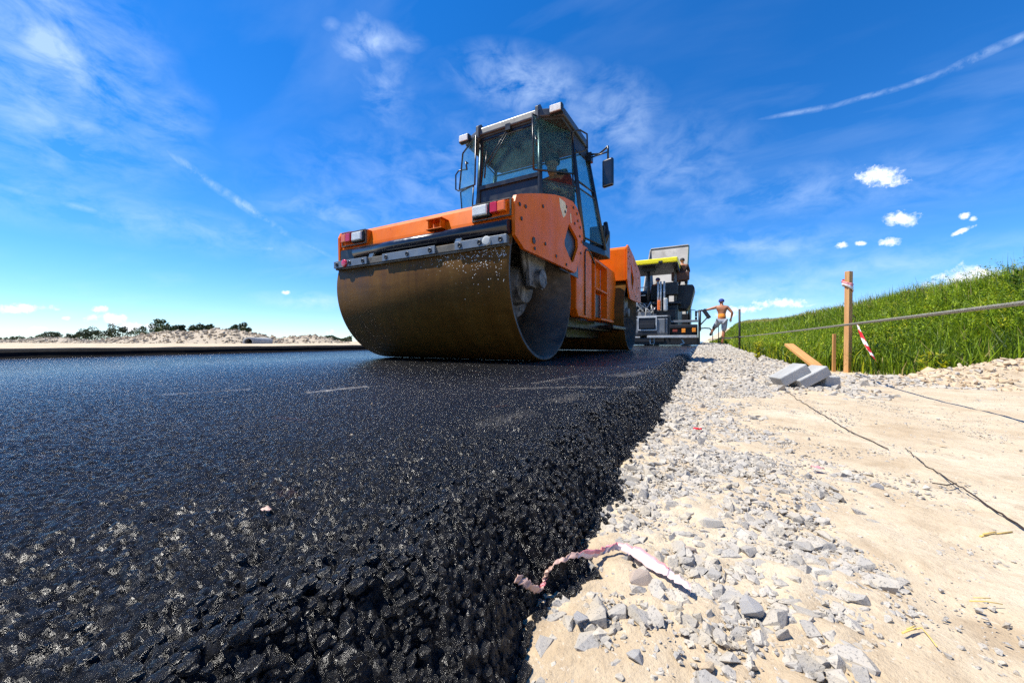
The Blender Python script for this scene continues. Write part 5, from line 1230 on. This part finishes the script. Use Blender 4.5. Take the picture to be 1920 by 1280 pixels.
for (x, y, rx, ry, an) in ((1652, 330, 42, 19, .08), (1693, 410, 26, 15, 0), (1580, 460, 11, 7, 0), (1612, 457, 9, 5, 0), (1670, 454, 18, 8, 0), (1808, 528, 52, 34, 0), (1808, 405, 8, 7, 0), (1826, 410, 6, 5, 0), (1804, 433, 19, 5, -.4),
                          (42, 578, 44, 9, -.02), (188, 579, 12, 7, 0), (216, 600, 18, 13, .4), (172, 595, 14, 7, -.3), (245, 612, 26, 10, 0), (125, 597, 8, 4, 0), (70, 617, 12, 5, 0), (282, 612, 14, 9, 0), (1395, 580, 44, 9, -.1), (1462, 569, 52, 10, -.03), (1365, 590, 26, 6, 0), (535, 549, 10, 5, 0), (620, 622, 9, 6, 0)):
    f = blob(x, y, rx * 1.2, ry * 1.35, an); puff = f if puff is None else mth(nt, 'MAXIMUM', puff, f)
puff = mth(nt, 'MULTIPLY', mth(nt, 'MULTIPLY', mth(nt, 'SUBTRACT', mth(nt, 'MULTIPLY_ADD', puffn, 2.6, puff), 1.56), 1.9, clamp=True), mth(nt, 'MULTIPLY', puff, 5., clamp=True))
tr = None
for (x0, y0, x1, y1, w, am) in ((290, 265, 440, 378, 9, .8), (400, 345, 540, 441, 9, 1.), (545, 445, 630, 485, 5, .5), (1435, 222, 1580, 195, 4.5, .7), (1540, 205, 1720, 155, 5, .75), (1680, 168, 1810, 120, 5.5, .8), (1780, 132, 1885, 82, 9, 1.), (1880, 86, 1960, 50, 8, .9), (0, 350, 270, 418, 7, .5), (440, 460, 575, 473, 6, .6)):
    f = mth(nt, 'MULTIPLY', blob((x0 + x1) / 2, (y0 + y1) / 2, math.hypot(x1 - x0, y1 - y0) * .55, w * 1.25, math.atan2(y1 - y0, x1 - x0)), am * .58); tr = f if tr is None else mth(nt, 'MAXIMUM', tr, f)
tr = mth(nt, 'MULTIPLY', tr, ramp(nt, noise(nt, D, 22, 6, .65, .4), [(.40, .06), (.66, 1.)]))
cl = mth(nt, 'MAXIMUM', cl, tr)
c = mixc(nt, mth(nt, 'MINIMUM', cl, .92), hsv.outputs[0], (5.6, 6.9, 8.6))
c = mixc(nt, puff, c, mixc(nt, ramp(nt, puffn, [(.40, 0.), (.62, 1.)]), (5.6, 6.5, 7.9), (8.6, 8.8, 9.0)))
nt.links.new(c, bg.inputs['Color'])
W.cycles.sampling_method = 'MANUAL'; W.cycles.sample_map_resolution = 512

# ------------------------------------------------------------------ camera, view
cam = bpy.data.cameras.new('camera'); co = bpy.data.objects.new('camera', cam); COL.objects.link(co); S.camera = co
cam.sensor_width = 36; cam.lens = 668 / 1920 * 36; cam.clip_start = .02; cam.clip_end = 3000
co.location = (0, 0, CAMH); co.rotation_euler = (math.pi / 2, 0, TH)
S.view_settings.view_transform = 'Standard'; S.view_settings.look = 'None'; S.view_settings.exposure = 0.62; S.view_settings.gamma = 1
S.cycles.max_bounces = 8; S.cycles.caustics_reflective = False; S.cycles.caustics_refractive = False; S.cycles.sample_clamp_indirect = 1.5; S.cycles.sample_clamp_direct = 4.; S.cycles.transparent_max_bounces = 12; S.cycles.use_denoising = False
